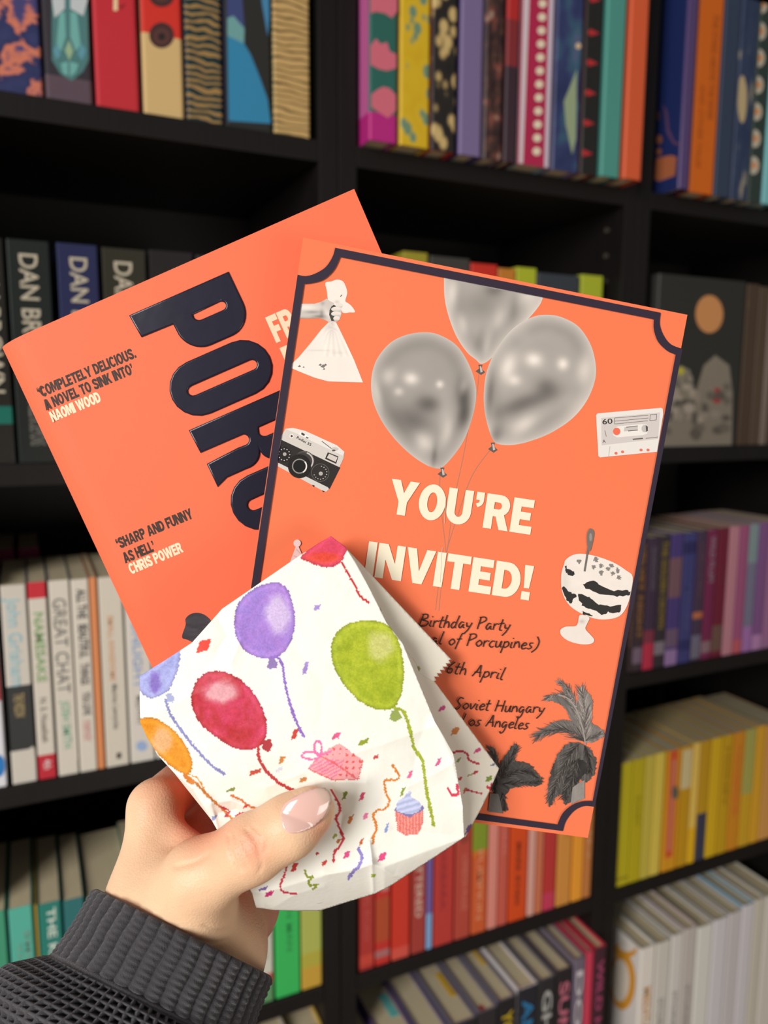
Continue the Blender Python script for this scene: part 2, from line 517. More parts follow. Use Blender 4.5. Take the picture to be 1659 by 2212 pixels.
# --- second shelf
DB = 'DAN BROWN'
dk = (196, 186, 164)
sbook('bL', -44, 36, 'black spine with cream capitals, cut by left photo edge', (40, 38, 34), top=515, d=0.12, text=[(DB, 0.95, 0.32, dk, 0.36, 0.86, 0.012)], glossy=True, blocks=[(0.18, 0.26, (30, 110, 96))])
sbook('bL', 42, 132, 'dark green-black spine with cream capitals', (36, 42, 40), top=522, text=[(DB, 0.94, 0.34, dk, 0.27, 0.74, 0.012), ('ANGELS & DEMONS', 0.6 - 0.3, 0.08, (120, 120, 112), 0.3, 0.7)], glossy=True)
sbook('bL', 146, 232, 'navy-blue spine with cream capitals', (44, 48, 84), top=530, text=[(DB, 0.94, 0.34, dk, 0.30, 0.76, 0.012)], glossy=True, blocks=[(0.0, 0.55, (36, 62, 70))])
sbook('bL', 240, 332, 'olive-black spine with cream capitals', (52, 50, 40), top=540, text=[(DB, 0.94, 0.34, dk, 0.26, 0.70, 0.012)], glossy=True)
sbook('bL', 338, 430, 'plain brown-black spine behind the orange paperback', (40, 36, 36), top=545, glossy=True)
sbook('bL', 436, 520, 'black paperback hidden mostly by the orange paperback', (34, 32, 34), top=556)
for p0, p1, c, nm, tp in ((868, 920, (150, 140, 40), 'olive-yellow book top', 545), (925, 1008, (60, 58, 54), 'charcoal book top', 556), (1010, 1066, (196, 44, 30), 'bright red book top', 570), (1068, 1104, (190, 120, 40), 'amber book top', 580),
                          (1106, 1148, (170, 180, 40), 'wide lime book top', 578), (1150, 1238, (52, 58, 66), 'slate book top', 592), (1242, 1288, (168, 178, 44), 'lime book top by divider', 594)):
    sbook('bM', p0, p1, nm, c, top=tp, yf=0.02)
p_grey = pattern_mat('grey_crowd_print', 'noise', [(0.3, (70, 66, 58)), (0.5, (124, 114, 100)), (0.65, (168, 156, 142)), (0.72, (150, 90, 84))], (70, 70, 70), 0.5, 4)
moon = ell(1532, 679, 30, 41)
crowd = [(1424, 972), (1430, 870), (1445, 812), (1470, 790), (1490, 800), (1502, 850), (1520, 790), (1545, 768), (1575, 790), (1582, 850), (1580, 968)]
t = sbook('bR', 1405, 1590, 'black box-thick book with orange moon and grey crowd', (42, 43, 38), top=598, d=0.10, hard=True, side=(60, 58, 56),
          polys=[(crowd, (128, 120, 106)), (moon, (200, 138, 84)), (ell(1548, 855, 12, 18, 12), (150, 60, 62)), (ell(1470, 802, 8, 9, 10), (180, 170, 50))]
          + [(ell(random.uniform(1440, 1575), random.uniform(815, 955), random.uniform(6, 13), random.uniform(7, 14), 9), random.choice([(158, 148, 134), (104, 97, 86), (140, 130, 116), (88, 82, 74)])) for _ in range(44)])
for p0, p1, c, nm, tp in ((1593, 1618, (72, 56, 42), 'brown spine right of the moon cover', 612), (1619, 1640, (80, 64, 50), 'tan-brown spine beside the pale one', 618), (1641, 1654, (120, 106, 96), 'thin pale greyish spine', 628), (1656, 1690, (70, 54, 44), 'dark brown spine at right edge', 628)):
    sbook('bR', p0, p1, nm, c, top=tp, polys=[([(p0 + 4, 660), (p1 - 2, 662), (p1 - 2, 640), (p0 + 4, 638)], (124, 98, 54))] if c[0] < 100 else ())

# --- third shelf
wt = (212, 204, 190)
sbook('cL', -70, 17, 'white spine with blue disc at left photo edge', (222, 222, 228), top=1250, blocks=[(0.42, 1.0, (176, 30, 36))], polys=[(ell(-2, 1655, 13, 24), (40, 120, 190))])
sbook('cL', 28, 82, 'white and black spine with pale blue name', (206, 200, 188), top=1262, blocks=[(0.17, 0.50, (48, 50, 50))], text=[('John Grisham', 0.94, 0.50, (150, 196, 206), 0.2, 0.75, 0.008), ('THE WIDOW', 0.46, 0.34, (180, 160, 110), 0.25, 0.7)], polys=[([(30, 1640), (72, 1612), (77, 1640), (78, 1680), (34, 1688)], (206, 200, 188))])
sbook('cL', 85, 124, 'white spine with red head, red foot, green lettering', wt, top=1256, blocks=[(0.92, 1.0, (196, 36, 50)), (0.0, 0.125, (190, 36, 52))], text=[('NAMESAKE', 0.85, 0.50, (128, 170, 110), 0.22, 0.78, 0.012), ('N. S. Nuseibeh', 0.42, 0.19, (120, 112, 104), 0.3, 0.68), ('4th', 0.10, 0.05, (230, 200, 200), 0.3, 0.8, 0.012)])
sbook('cL', 128, 172, 'white spine with large grey GREAT CHAT', wt, top=1252, text=[('GREAT CHAT', 0.91, 0.43, (112, 110, 106), 0.16, 0.82, 0.0), ('JOSH SMITH', 0.39, 0.14, (120, 180, 150), 0.3, 0.72)], polys=[([(166, 1640), (172, 1640), (157, 1252), (151, 1252)], (238, 230, 216))])
sbook('cL', 174, 212, 'white spine with stacked black and red words', (214, 206, 192), top=1250, text=[('ALL THE', 0.95, 0.80, (48, 42, 44), 0.3, 0.85, 0.02), ('BEAUTIFUL', 0.77, 0.60, (52, 46, 48), 0.3, 0.85, 0.02), ('THINGS', 0.57, 0.46, (60, 52, 54), 0.3, 0.8, 0.02), ('YOU LOVE', 0.42, 0.30, (50, 44, 46), 0.35, 0.8, 0.02), ('memoir', 0.27, 0.16, (206, 150, 146), 0.3, 0.9)], blocks=[])
sbook('cL', 213, 229, 'thin plain apricot-orange spine', (216, 136, 84), top=1246)
sbook('cL', 231, 281, 'white spine with narrow orange title', (210, 202, 186), top=1245, text=[('SMALL KINGDOMS', 0.80, 0.46, (220, 160, 110), 0.32, 0.56), ('Marina Lewycka', 0.44, 0.20, (120, 112, 104), 0.38, 0.62)], polys=[([(252, 1640), (262, 1638), (262, 1626), (252, 1627)], (70, 64, 60))])
sbook('cL', 284, 336, 'white spine with blue title and blue logo', (214, 208, 198), top=1240, text=[('SUNLIGHT', 0.80, 0.40, (140, 168, 210), 0.25, 0.62, 0.01), ('MEDWAY', 0.36, 0.2, (120, 116, 110), 0.3, 0.6)], polys=[(ell(306, 1612, 12, 11, 14), (150, 176, 214))])
sbook('cL', 338, 372, 'white spine largely hidden by the paper bag', (200, 200, 196), top=1236, blocks=[(0.05, 0.2, (170, 180, 200))])
sbook('cL', 374, 440, 'pale paperback behind the orange paperback', (206, 200, 190), top=1232)
for i, (p0, p1) in enumerate(((5, 55), (62, 108))):
    t = sbook('cL', p0, p1, ('left', 'right')[i] + ' magenta spine in the dark back row', (120, 20, 70), h=0.205, yf=0.145, d=0.11)
RP = [(1338, 1364, (70, 52, 54), 'brown-black spine beside the invitation edge', [('HOLLOWAY', 0.6, 0.2, (150, 110, 96), 0.2, 0.7, 0.02)], [], 1170),
      (1366, 1386, (60, 44, 50), 'black spine with orange-brown lettering', [('VELVET NIGHT', 0.95, 0.25, (150, 104, 50), 0.2, 0.8, 0.02)], [(0.06, 0.18, (120, 100, 120))], 1160),
      (1388, 1410, (64, 46, 70), 'plum spine with a blood-red foot', [('SHADOW', 0.93, 0.6, (104, 96, 106), 0.3, 0.8)], [(0.0, 0.2, (190, 44, 74)), (0.2, 0.3, (130, 50, 70))], 1160),
      (1412, 1434, (52, 42, 50), 'black spine with olive-gold capitals', [('THE GOLDEN CROWN', 0.96, 0.3, (140, 120, 40), 0.2, 0.8, 0.02)], [(0.1, 0.2, (130, 120, 130))], 1157),
      (1436, 1462, (74, 58, 122), 'violet spine with a tan panel', [], [(0.0, 0.12, (150, 120, 170)), (0.52, 0.82, (120, 86, 96)), (0.14, 0.28, (110, 86, 112))], 1152),
      (1464, 1490, (62, 62, 120), 'indigo spine with darker bands', [('MOONRISE', 0.6, 0.25, (86, 86, 140), 0.3, 0.7)], [(0.84, 0.93, (40, 40, 92)), (0.1, 0.18, (44, 44, 100))], 1150),
      (1492, 1512, (70, 52, 78), 'muted purple spine with an orange dot', [('ORCHID', 0.9, 0.5, (104, 70, 84), 0.3, 0.8)], [(0.02, 0.2, (112, 108, 128)), (0.33, 0.38, (190, 110, 70))], 1146),
      (1514, 1534, (120, 34, 78), 'berry spine with silver title', [('WILD PLUM', 0.95, 0.6, (150, 130, 144), 0.25, 0.8, 0.02)], [(0.05, 0.14, (140, 110, 120))], 1144),
      (1536, 1558, (112, 24, 50), 'deep maroon spine', [], [(0.05, 0.25, (110, 80, 70))], 1140),
      (1560, 1581, (190, 130, 144), 'pale pink spine', [], [], 1137),
      (1583, 1601, (160, 84, 124), 'rose-pink spine with coral foot', [], [(0.0, 0.11, (190, 90, 100))], 1135),
      (1603, 1622, (120, 118, 142), 'grey-teal spine', [], [(0.7, 1.0, (130, 150, 154)), (0.0, 0.2, (164, 112, 176))], 1132),
      (1624, 1644, (128, 84, 138), 'mid purple spine', [], [(0.0, 0.12, (180, 130, 180))], 1129),
      (1646, 1690, (156, 108, 150), 'wide lilac spine at right edge', [], [], 1126)]
for p0, p1, c, nm, tx, bl, tp in RP:
    sbook('cR', p0, p1, nm, c, top=tp + 2, text=tx, blocks=bl)

# --- fourth shelf
sbook('dL', -45, 12, 'grass-green spine at left photo edge', (64, 150, 116), top=1972, attop=True, blocks=[(0.3, 0.62, (120, 160, 100))])
sbook('dL', 17, 70, 'bright turquoise spine', (84, 176, 156), top=1960, attop=True, text=[('EMERALD', 0.86, 0.4, (120, 160, 146), 0.62, 0.86), ('THE TIDE', 0.8, 0.4, (120, 160, 146), 0.25, 0.48)])
sbook('dL', 74, 81, 'thin mustard spine between green ones', (170, 150, 70), top=1955, attop=True)
sbook('dL', 82, 132, 'dark teal spine with white capitals', (36, 124, 112), top=1950, attop=True, text=[('THE KEEPER', 0.97, 0.45, (206, 220, 206), 0.36, 0.78, 0.02)])
sbook('dL', 136, 182, 'blue-teal spine touching the sleeve', (44, 110, 112), top=1942, attop=True)
sbook('dL', 186, 292, 'sea-green spine behind the wrist', (40, 112, 100), top=1930, attop=True)
for p0, p1, c, nm, tp, bl in ((296, 352, (60, 120, 96), 'dull green spine behind the hand', 1898, ()), (356, 416, (70, 136, 100), 'fern-green spine behind the hand', 1880, ()), (420, 475, (60, 140, 110), 'jade spine behind the palm', 1860, ()), (478, 540, (70, 150, 110), 'mint-green spine behind the palm', 1852, ()),
                              (545, 562, (76, 160, 110), 'narrow green spine right of the cuff', 1852, ()), (564, 592, (206, 206, 190), 'off-white spine with red foot', 1852, [(0.0, 0.13, (96, 150, 100)), (0.13, 0.2, (190, 90, 80))]),
                              (597, 650, (56, 186, 92), 'vivid green spine', 1850, ()), (653, 699, (176, 184, 90), 'lime spine shading to orange, by the divider', 1846, [(0.0, 0.16, (200, 160, 60)), (0.16, 0.27, (180, 172, 66))])):
    tx = [('GREEN MAN', 0.85, 0.32, (50, 150, 80), 0.45, 0.7)] if p0 == 597 else [('A Meadow', 0.8, 0.3, (140, 160, 140), 0.3, 0.75)] if p0 == 564 else ()
    sbook('dL', p0, p1, nm, c, top=tp, blocks=bl, text=tx)
RD = [(777, 809, (176, 54, 48), 'brick-red spine at the divider', [('THE LONG ROAD', 0.8, 0.2, (196, 90, 80), 0.3, 0.7)], [(0.03, 0.1, (200, 70, 56))]),
      (812, 843, (196, 50, 42), 'red spine with white word and amber strip', [('BLAZE', 0.75, 0.5, (220, 170, 160), 0.4, 0.85, 0.02)], [(0.16, 0.46, (180, 76, 44)), (0.05, 0.1, (170, 110, 110))]),
      (847, 885, (206, 56, 40), 'scarlet spine with pink head', [('CRIMSON', 0.95, 0.6, (226, 120, 106), 0.4, 0.8)], [(0.0, 0.08, (214, 84, 70))]),
      (889, 919, (166, 62, 54), 'dusty red spine with white lettering', [('SCATTERED', 0.8, 0.25, (214, 180, 166), 0.25, 0.75, 0.02)], []),
      (921, 934, (116, 96, 160), 'thin violet spine with sky-blue foot', [], [(0.0, 0.25, (130, 170, 214))]),
      (937, 979, (188, 60, 52), 'tomato-red spine with red lettering', [('BARBARA', 0.7, 0.25, (160, 50, 56), 0.3, 0.6), ('RED', 0.95, 0.8, (214, 150, 140), 0.3, 0.7)], []),
      (982, 1015, (182, 72, 58), 'faded red spine with dark author line', [('LONDON RULES', 0.6, 0.2, (214, 120, 100), 0.4, 0.8), ('HARRIS', 0.95, 0.68, (120, 60, 54), 0.3, 0.8)], []),
      (1018, 1050, (206, 92, 46), 'orange spine with green head block', [('PUMPKIN', 0.6, 0.1, (222, 150, 110), 0.3, 0.7, 0.01)], [(0.6, 1.0, (130, 150, 40)), (0.56, 0.6, (206, 110, 40))]),
      (1053, 1073, (222, 140, 126), 'pale salmon-pink spine', [], []),
      (1075, 1095, (200, 92, 76), 'salmon-red spine', [('CORAL', 0.8, 0.5, (214, 130, 116), 0.3, 0.7)], []),
      (1098, 1136, (216, 76, 24), 'vivid orange spine with black title', [('HOT SUN', 0.92, 0.72, (90, 40, 24), 0.3, 0.85, 0.03), ('MARK RYAN', 0.58, 0.12, (110, 46, 24), 0.35, 0.6, 0.02)], []),
      (1139, 1154, (220, 164, 150), 'thin pale peach spine', [], []),
      (1156, 1171, (204, 116, 80), 'thin terracotta spine', [], []),
      (1173, 1198, (190, 54, 52), 'cherry-red spine with pink foot', [], [(0.0, 0.13, (200, 60, 90)), (0.8, 1.0, (206, 140, 110))]),
      (1201, 1231, (214, 146, 66), 'honey-orange spine', [('AMBER', 0.9, 0.5, (196, 130, 60), 0.5, 0.8)], []),
      (1234, 1257, (240, 160, 50), 'glowing orange-yellow spine', [], []),
      (1259, 1281, (196, 124, 66), 'tan spine at right end of the red row', [('SAND', 0.9, 0.3, (214, 160, 110), 0.3, 0.7, 0.02)], [])]
for p0, p1, c, nm, tx, bl in RD:
    yb = 2120 - (p0 - 775) * 0.345
    sbook('dM', p0, p1, nm, c, top=yb - 345 + (p0 - 775) * 0.1, text=tx, blocks=bl)
RY = [(1328, 1356, (186, 172, 24), 'olive-yellow spine at the divider', [], [(0.05, 0.07, (140, 130, 20))]),
      (1357, 1382, (184, 168, 20), 'mustard-yellow spine with faint title', [('DAISY', 0.7, 0.45, (160, 146, 20), 0.3, 0.7)], []),
      (1383, 1403, (196, 178, 70), 'dull yellow spine', [], []),
      (1404, 1424, (216, 192, 80), 'pale straw-yellow spine', [], []),
      (1428, 1459, (214, 150, 30), 'amber spine with a long red panel', [], []),
      (1461, 1482, (196, 146, 20), 'ochre spine with cream head', [], [(0.65, 0.97, (206, 190, 140))]),
      (1484, 1499, (226, 190, 90), 'cream-yellow thin spine', [], [(0.0, 0.3, (226, 176, 20))]),
      (1501, 1521, (190, 146, 22), 'golden-brown spine with navy foot', [], [(0.0, 0.4, (54, 58, 80))]),
      (1523, 1545, (212, 172, 24), 'clean bright yellow spine', [], []),
      (1547, 1568, (196, 154, 22), 'dark yellow spine', [('HONEY', 0.9, 0.4, (160, 120, 20), 0.3, 0.7)], []),
      (1570, 1593, (206, 136, 30), 'orange-yellow spine', [('TANGERINE', 0.9, 0.3, (220, 110, 50), 0.3, 0.7)], []),
      (1595, 1617, (204, 160, 36), 'yellow spine with sage upper half', [], [(0.45, 1.0, (168, 164, 84))]),
      (1619, 1637, (214, 160, 40), 'warm gold spine', [], []),
      (1639, 1690, (206, 150, 80), 'peach-gold spine at right edge', [], [])]
for p0, p1, c, nm, tx, bl in RY:
    yb = 1918 - (p0 - 1330) * 0.347
    pl = [([(1436, 1855), (1452, 1850), (1466, 1620), (1448, 1622)], (206, 84, 40)), ([(1440, 1840), (1449, 1838), (1462, 1640), (1452, 1642)], (206, 120, 90)), (ell(1458, 1712, 7, 16, 10), (90, 90, 80))] if p0 == 1428 else ()
    sbook('dR', p0, p1, nm, c, top=yb - 268 + (p0 - 1330) * 0.08, text=tx, blocks=bl, polys=pl)

# --- fifth shelf, seen from above
for p0, p1, c, nm, tp, tab in ((560, 622, (200, 190, 176), 'off-white book with red corner', 2240, (190, 60, 60)), (626, 704, (226, 190, 90), 'cream-topped book with yellow cover edge', 2225, None)):
    sbook('eL', p0, p1, nm, c, top=tp, attop=True, hard=True, d=0.14, tabs=[(.5, .95, .35, .6, tab)] if tab else ())
RE = [(778, 838, (196, 190, 200), 'white-spined book with purple edge, far left', 2300, (120, 96, 150)), (842, 912, (180, 176, 186), 'grey book with turquoise tab', 2265, (110, 90, 130)),
      (916, 974, (40, 38, 42), 'black book with lilac edge', 2238, (116, 104, 136)), (978, 1032, (36, 34, 36), 'black book with yellow tab', 2207, (110, 104, 120)),
      (1035, 1076, (44, 42, 44), 'charcoal book with red dot on pages', 2182, (120, 112, 126)), (1078, 1117, (30, 30, 32), 'black book with yellow spine title', 2158, (110, 104, 116)),
      (1121, 1163, (34, 36, 44), 'black book with blue title and white top edge', 2132, (214, 206, 206)), (1167, 1202, (40, 40, 42), 'black book with silver title', 2114, (110, 104, 110)),
      (1204, 1239, (38, 32, 36), 'black book with pink title', 2095, (80, 70, 76)), (1242, 1267, (110, 100, 116), 'mauve-grey book with white lettering', 2070, (120, 110, 120)),
      (1269, 1285, (200, 60, 84), 'thin coral-red book', 2056, (190, 60, 84)), (1288, 1312, (66, 34, 46), 'dark book with pink title and red top edge', 2046, (206, 50, 70))]
TB = {842: [(.62, .88, .35, .62, (110, 196, 190))], 978: [(.66, .9, .3, .6, (220, 176, 50))], 1078: [(.66, .9, .45, .75, (226, 184, 60))], 1035: [(.25, .45, .03, .09, (170, 50, 56))]}
TX = {1078: ('YOU ARE HERE', (206, 176, 30)), 1121: ('ANTHEM', (40, 120, 170)), 1167: ('GHOSTS', (180, 180, 176)), 1204: ('SUMMER', (196, 110, 130)), 1242: ('DOVES', (206, 200, 204)), 1288: ('WILD HEART', (170, 70, 110)), 978: ('GOLD', (206, 176, 40))}
for p0, p1, c, nm, tp, sd in RE:
    tx = [(TX[p0][0], 0.93, 0.25, TX[p0][1], 0.2, 0.8, 0.02)] if p0 in TX else ()
    sbook('eM', p0, p1, nm, c, top=tp, attop=True, hard=True, d=0.15, side=sd, text=tx, yf=-0.034, tabs=TB.get(p0, ()))
RW = [(1386, 1418, (226, 220, 210), 'white book with orange swirl cover', 2046, (230, 226, 220)), (1421, 1451, (206, 202, 192), 'white book with sage page edge', 2034, (190, 186, 176)),
      (1454, 1479, (210, 206, 200), 'narrow white spine with grey letters', 2018, (206, 200, 192)), (1481, 1508, (190, 182, 176), 'stone-grey spine', 2004, (206, 190, 190)),
      (1510, 1542, (216, 214, 206), 'broad clean white spine', 1999, (206, 200, 190)), (1545, 1575, (206, 204, 206), 'white spine with faint pink edge', 1984, (190, 186, 180)),
      (1578, 1605, (196, 190, 190), 'greyish white spine', 1970, (196, 190, 184)), (1607, 1631, (206, 202, 206), 'cool white spine beside blue page edge', 1954, (150, 186, 204)),
      (1634, 1655, (196, 190, 176), 'ivory spine near right edge', 1942, (206, 200, 190)), (1658, 1690, (206, 200, 190), 'cream spine cut by right edge', 1932, (206, 202, 190))]
for p0, p1, c, nm, tp, sd in RW:
    tx = [('STORIES', 0.6, 0.3, (150, 146, 140), 0.3, 0.7)] if p0 in (1421, 1454, 1481) else [('MEDITATION', 0.72, 0.2, (206, 150, 70), 0.3, 0.8, 0.02)] if p0 == 1386 else ()
    sbook('eR', p0, p1, nm, c, top=tp, attop=True, hard=True, d=0.15, side=sd, text=tx, yf=-0.024, sidepolys=[(ell(1345, 2120, 28, 62, 24), (226, 160, 50)), (ell(1340, 2118, 20, 46, 24), (232, 222, 206)), (ell(1352, 2052, 24, 18, 18), (226, 160, 50)), (ell(1356, 2044, 18, 12, 18), (230, 224, 214))] if p0 == 1386 else ())

# ------------------------------------------------------------------ held things: helpers
def quad_plane(corners, z0):
    """plane of a rectangle from its four seen corners (TL TR BR BL); z0 = distance of TL along the view axis"""
    r = [np.array([(x - W / 2) / FPX, (y - H / 2) / FPX, 1.0]) for x, y in corners]
    d = np.linalg.solve(np.stack([r[1], -r[2], r[3]], 1), r[0])
    P = [z0 * r[0], z0 * d[0] * r[1], z0 * d[1] * r[2], z0 * d[2] * r[3]]
    n = np.cross(P[1] - P[0], P[3] - P[0])
    n /= np.linalg.norm(n)
    if n[2] > 0:
        n = -n
    return n, float(n @ P[0]), [p[2] for p in P]


def plane_z(pl, px, py):
    n, k, _ = pl
    px, py = np.asarray(px, float), np.asarray(py, float)
    return k / (n[0] * (px - W / 2) / FPX + n[1] * (py - H / 2) / FPX + n[2])


def wnorm(pl):
    n = pl[0]
    return RT * n[0] + DN * n[1] + FW * n[2]


def vnoise(x, y, seed=0, oct=3):
    out = np.zeros_like(np.asarray(x, float))
    a = 1.0
    tot = 0
    for k in range(oct):
        xi, yi = np.floor(x).astype(int), np.floor(y).astype(int)
        fx, fy = x - xi, y - yi
        fx, fy = fx * fx * (3 - 2 * fx), fy * fy * (3 - 2 * fy)

        def hsh(i, j):
            h = np.sin(i * 127.1 + j * 311.7 + seed * 74.7 + k * 19.3) * 43758.5453
            return h - np.floor(h)
        v = (hsh(xi, yi) * (1 - fx) + hsh(xi + 1, yi) * fx) * (1 - fy) + (hsh(xi, yi + 1) * (1 - fx) + hsh(xi + 1, yi + 1) * fx) * fy
        out = out + a * v
        tot += a
        a *= 0.5
        x, y = x * 2.03 + 5.1, y * 2.03 + 1.7
    return out / tot


def inside(poly, x, y):
    P = np.asarray(poly, float)
    r = np.zeros(len(x), bool)
    for (xa, ya), (xb, yb) in zip(P, np.roll(P, -1, 0)):
        if ya == yb:
            continue
        r ^= ((ya > y) != (yb > y)) & (x < (xb - xa) * (y - ya) / (yb - ya) + xa)
    return r


def segdist(pts, x, y, closed=False):
    P = np.asarray(pts, float)
    Q = np.roll(P, -1, 0) if closed else P[1:]
    d = np.full(len(x), 1e9)
    for (xa, ya), (xb, yb) in zip(P, Q):
        dx, dy = xb - xa, yb - ya
        t = np.clip(((x - xa) * dx + (y - ya) * dy) / (dx * dx + dy * dy + 1e-9), 0, 1)
        d = np.minimum(d, np.hypot(x - xa - t * dx, y - ya - t * dy))
    return d


def smooth(pts, n=6, closed=False):
    P = np.asarray(pts, float)
    m = len(P)
    out = []
    for i in range(m if closed else m - 1):
        if closed:
            a, b, c, d = P[(i - 1) % m], P[i], P[(i + 1) % m], P[(i + 2) % m]
        else:
            a, b, c, d = P[max(i - 1, 0)], P[i], P[i + 1], P[min(i + 2, m - 1)]
        for k in range(n):
            t = k / n
            out.append(0.5 * ((2 * b) + (c - a) * t + (2 * a - 5 * b + 4 * c - d) * t * t + (3 * b - a - 3 * c + d) * t ** 3))
    if not closed:
        out.append(P[-1])
    return np.array(out)


def fill(poly, step=None):
    """triangulate a polygon; with step, fill it with a grid of inner points"""
    P = [Vector(p) for p in np.asarray(poly, float)]
    n = len(P)
    pts = list(P)
    if step:
        A = np.asarray(poly, float)
        gx, gy = np.meshgrid(np.arange(A[:, 0].min(), A[:, 0].max(), step), np.arange(A[:, 1].min(), A[:, 1].max(), step * 0.87))
        gx[1::2] += step / 2
        gx, gy = gx.ravel(), gy.ravel()
        ok = inside(A, gx, gy)
        gx, gy = gx[ok], gy[ok]
        ok = segdist(A, gx, gy, True) > step * 0.45
        pts += [Vector(p) for p in zip(gx[ok], gy[ok])]
    r = delaunay_2d_cdt(pts, [(i, (i + 1) % n) for i in range(n)], [], 1, 1e-6)
    return np.array([v[:] for v in r[0]]), [tuple(f) for f in r[2]]


class Print:
    """printed layers on a flat sheet; coordinates are where the print is seen on the sheet's plane"""
    def __init__(self, pl):
        self.pl, self.g, self.k, self.nw, self.hold = pl, Geo(), 0, wnorm(pl), False

    def place(self, pts, off):
        pts = np.asarray(pts, float)
        return unproj(pts[:, 0], pts[:, 1], plane_z(self.pl, pts[:, 0], pts[:, 1])) + self.nw * off

    def put(self, pts, faces, col, mi=0):
        if not self.hold:
            self.k += 1
        self.g.add(self.place(pts, 0.00002 + 0.0000025 * self.k), faces, col, mi)

    def group(self, on=True):                          # everything in a group is printed in one layer
        self.k += 1
        self.hold = on

    def poly(self, pts, col, mi=0):
        v, f = fill(pts)
        self.put(v, f, lin(col), mi)

    def tone(self, pts, fn, step=4):
        v, f = fill(pts, step)
        self.put(v, f, lin(fn(v[:, 0], v[:, 1])))

    def line(self, pts, w, col, sm=0, taper=False):
        P = smooth(pts, sm) if sm else np.asarray(pts, float)
        T = np.gradient(P, axis=0)
        T /= np.linalg.norm(T, axis=1)[:, None] + 1e-9
        N = np.stack([-T[:, 1], T[:, 0]], 1)
        ww = np.full(len(P), w / 2.0)
        if taper:
            ww *= np.linspace(1, 0.25, len(P))
        v = np.concatenate([P + N * ww[:, None], P - N * ww[:, None]])
        n = len(P)
        self.put(v, [(i, i + 1, n + i + 1, n + i) for i in range(n - 1)], lin(col))

    def text(self, body, p0, p1, cap, col, bold=0.01, skew=0.0):
        v, f = text_mesh(body, bold)
        p0, p1 = np.array(p0, float), np.array(p1, float)
        e = p1 - p0
        L = np.linalg.norm(e)
        up = np.array([e[1], -e[0]]) / L * cap + e / L * skew * cap
        self.put(p0 + v[:, :1] * e + v[:, 1:2] * up, f, lin(col))


GLY = {
    'B': (.95, [[(.12, 1.85), (.05, 1), (0, 0)], [(.0, 1.85), (.5, 1.9), (.6, 1.4), (.15, 1.0), (.75, .8), (.65, .15), (0, 0)]]),
    'i': (.38, [[(.12, 1), (.1, .2), (.3, .1)], [(.14, 1.5), (.2, 1.6)]]), 'r': (.6, [[(.08, 1), (.1, 0)], [(.1, .6), (.3, .95), (.55, .9)]]),
    't': (.55, [[(.25, 1.75), (.15, .2), (.42, .05)], [(0, 1.05), (.5, 1.15)]]), 'h': (.72, [[(.1, 2), (.05, 0)], [(.07, .6), (.35, 1), (.5, .6), (.55, 0)]]),
    'd': (.8, [[(.5, .85), (.25, .95), (.05, .4), (.25, 0), (.5, .4)], [(.66, 2), (.5, .4), (.6, 0)]]), 'a': (.75, [[(.5, .85), (.25, .95), (.05, .4), (.25, 0), (.5, .6), (.5, .2), (.7, .05)]]),
    'y': (.7, [[(.05, 1), (.15, .4), (.42, .45)], [(.6, 1), (.35, -.1), (.02, -.8)]]), 'P': (.85, [[(.12, 1.85), (.05, 0)], [(.0, 1.8), (.55, 1.9), (.7, 1.4), (.1, .85)]]),
    'o': (.72, [[(.35, 1), (.05, .5), (.3, 0), (.58, .5), (.35, 1)]]), 'f': (.58, [[(.62, 1.85), (.38, 1.8), (.22, .6), (.1, -.6)], [(.02, .95), (.5, 1.05)]]),
    'c': (.62, [[(.5, .9), (.25, .95), (.05, .4), (.28, 0), (.52, .15)]]), 'u': (.75, [[(.05, 1), (.1, .1), (.4, .15), (.54, 1), (.54, .2), (.7, .05)]]),
    'p': (.72, [[(.14, 1), (.0, -.85)], [(.1, .7), (.4, 1), (.58, .5), (.3, .05), (.08, .25)]]), 'n': (.72, [[(.08, 1), (.05, 0)], [(.08, .6), (.35, 1), (.5, .6), (.58, .05)]]),
    'e': (.66, [[(.06, .45), (.5, .65), (.35, 1), (.08, .55), (.22, 0), (.58, .2)]]), 's': (.58, [[(.5, .95), (.2, .9), (.2, .6), (.42, .3), (.2, 0), (0, .1)]]),
    ')': (.5, [[(.15, 2), (.45, 1.2), (.35, .2), (-.05, -.5)]]), '(': (.5, [[(.4, 2), (.05, 1.2), (.1, .2), (.4, -.5)]]), '6': (.75, [[(.55, 1.85), (.15, 1), (.15, .15), (.5, .15), (.5, .75), (.18, .6)]]),
    'A': (.95, [[(0, 0), (.3, 1), (.5, 1.85), (.6, 1), (.75, 0)], [(.1, .65), (.75, .75)]]), 'l': (.4, [[(.2, 2), (.1, .2), (.32, .05)]]),
    'S': (.85, [[(.72, 1.75), (.35, 1.85), (.2, 1.3), (.58, .6), (.35, 0), (0, .15)]]), 'v': (.62, [[(.02, 1), (.2, .05), (.55, 1)]]),
    'H': (.98, [[(.12, 1.85), (.02, 0)], [(.78, 1.85), (.7, 0)], [(.05, .9), (.75, 1)]]), 'g': (.74, [[(.5, .85), (.25, .95), (.05, .45), (.25, .05), (.52, .6), (.45, -.4), (.2, -.9), (0, -.6)]]),
    'L': (.78, [[(.15, 1.85), (.05, .15), (.62, .05)]]), ' ': (.55, []),
}


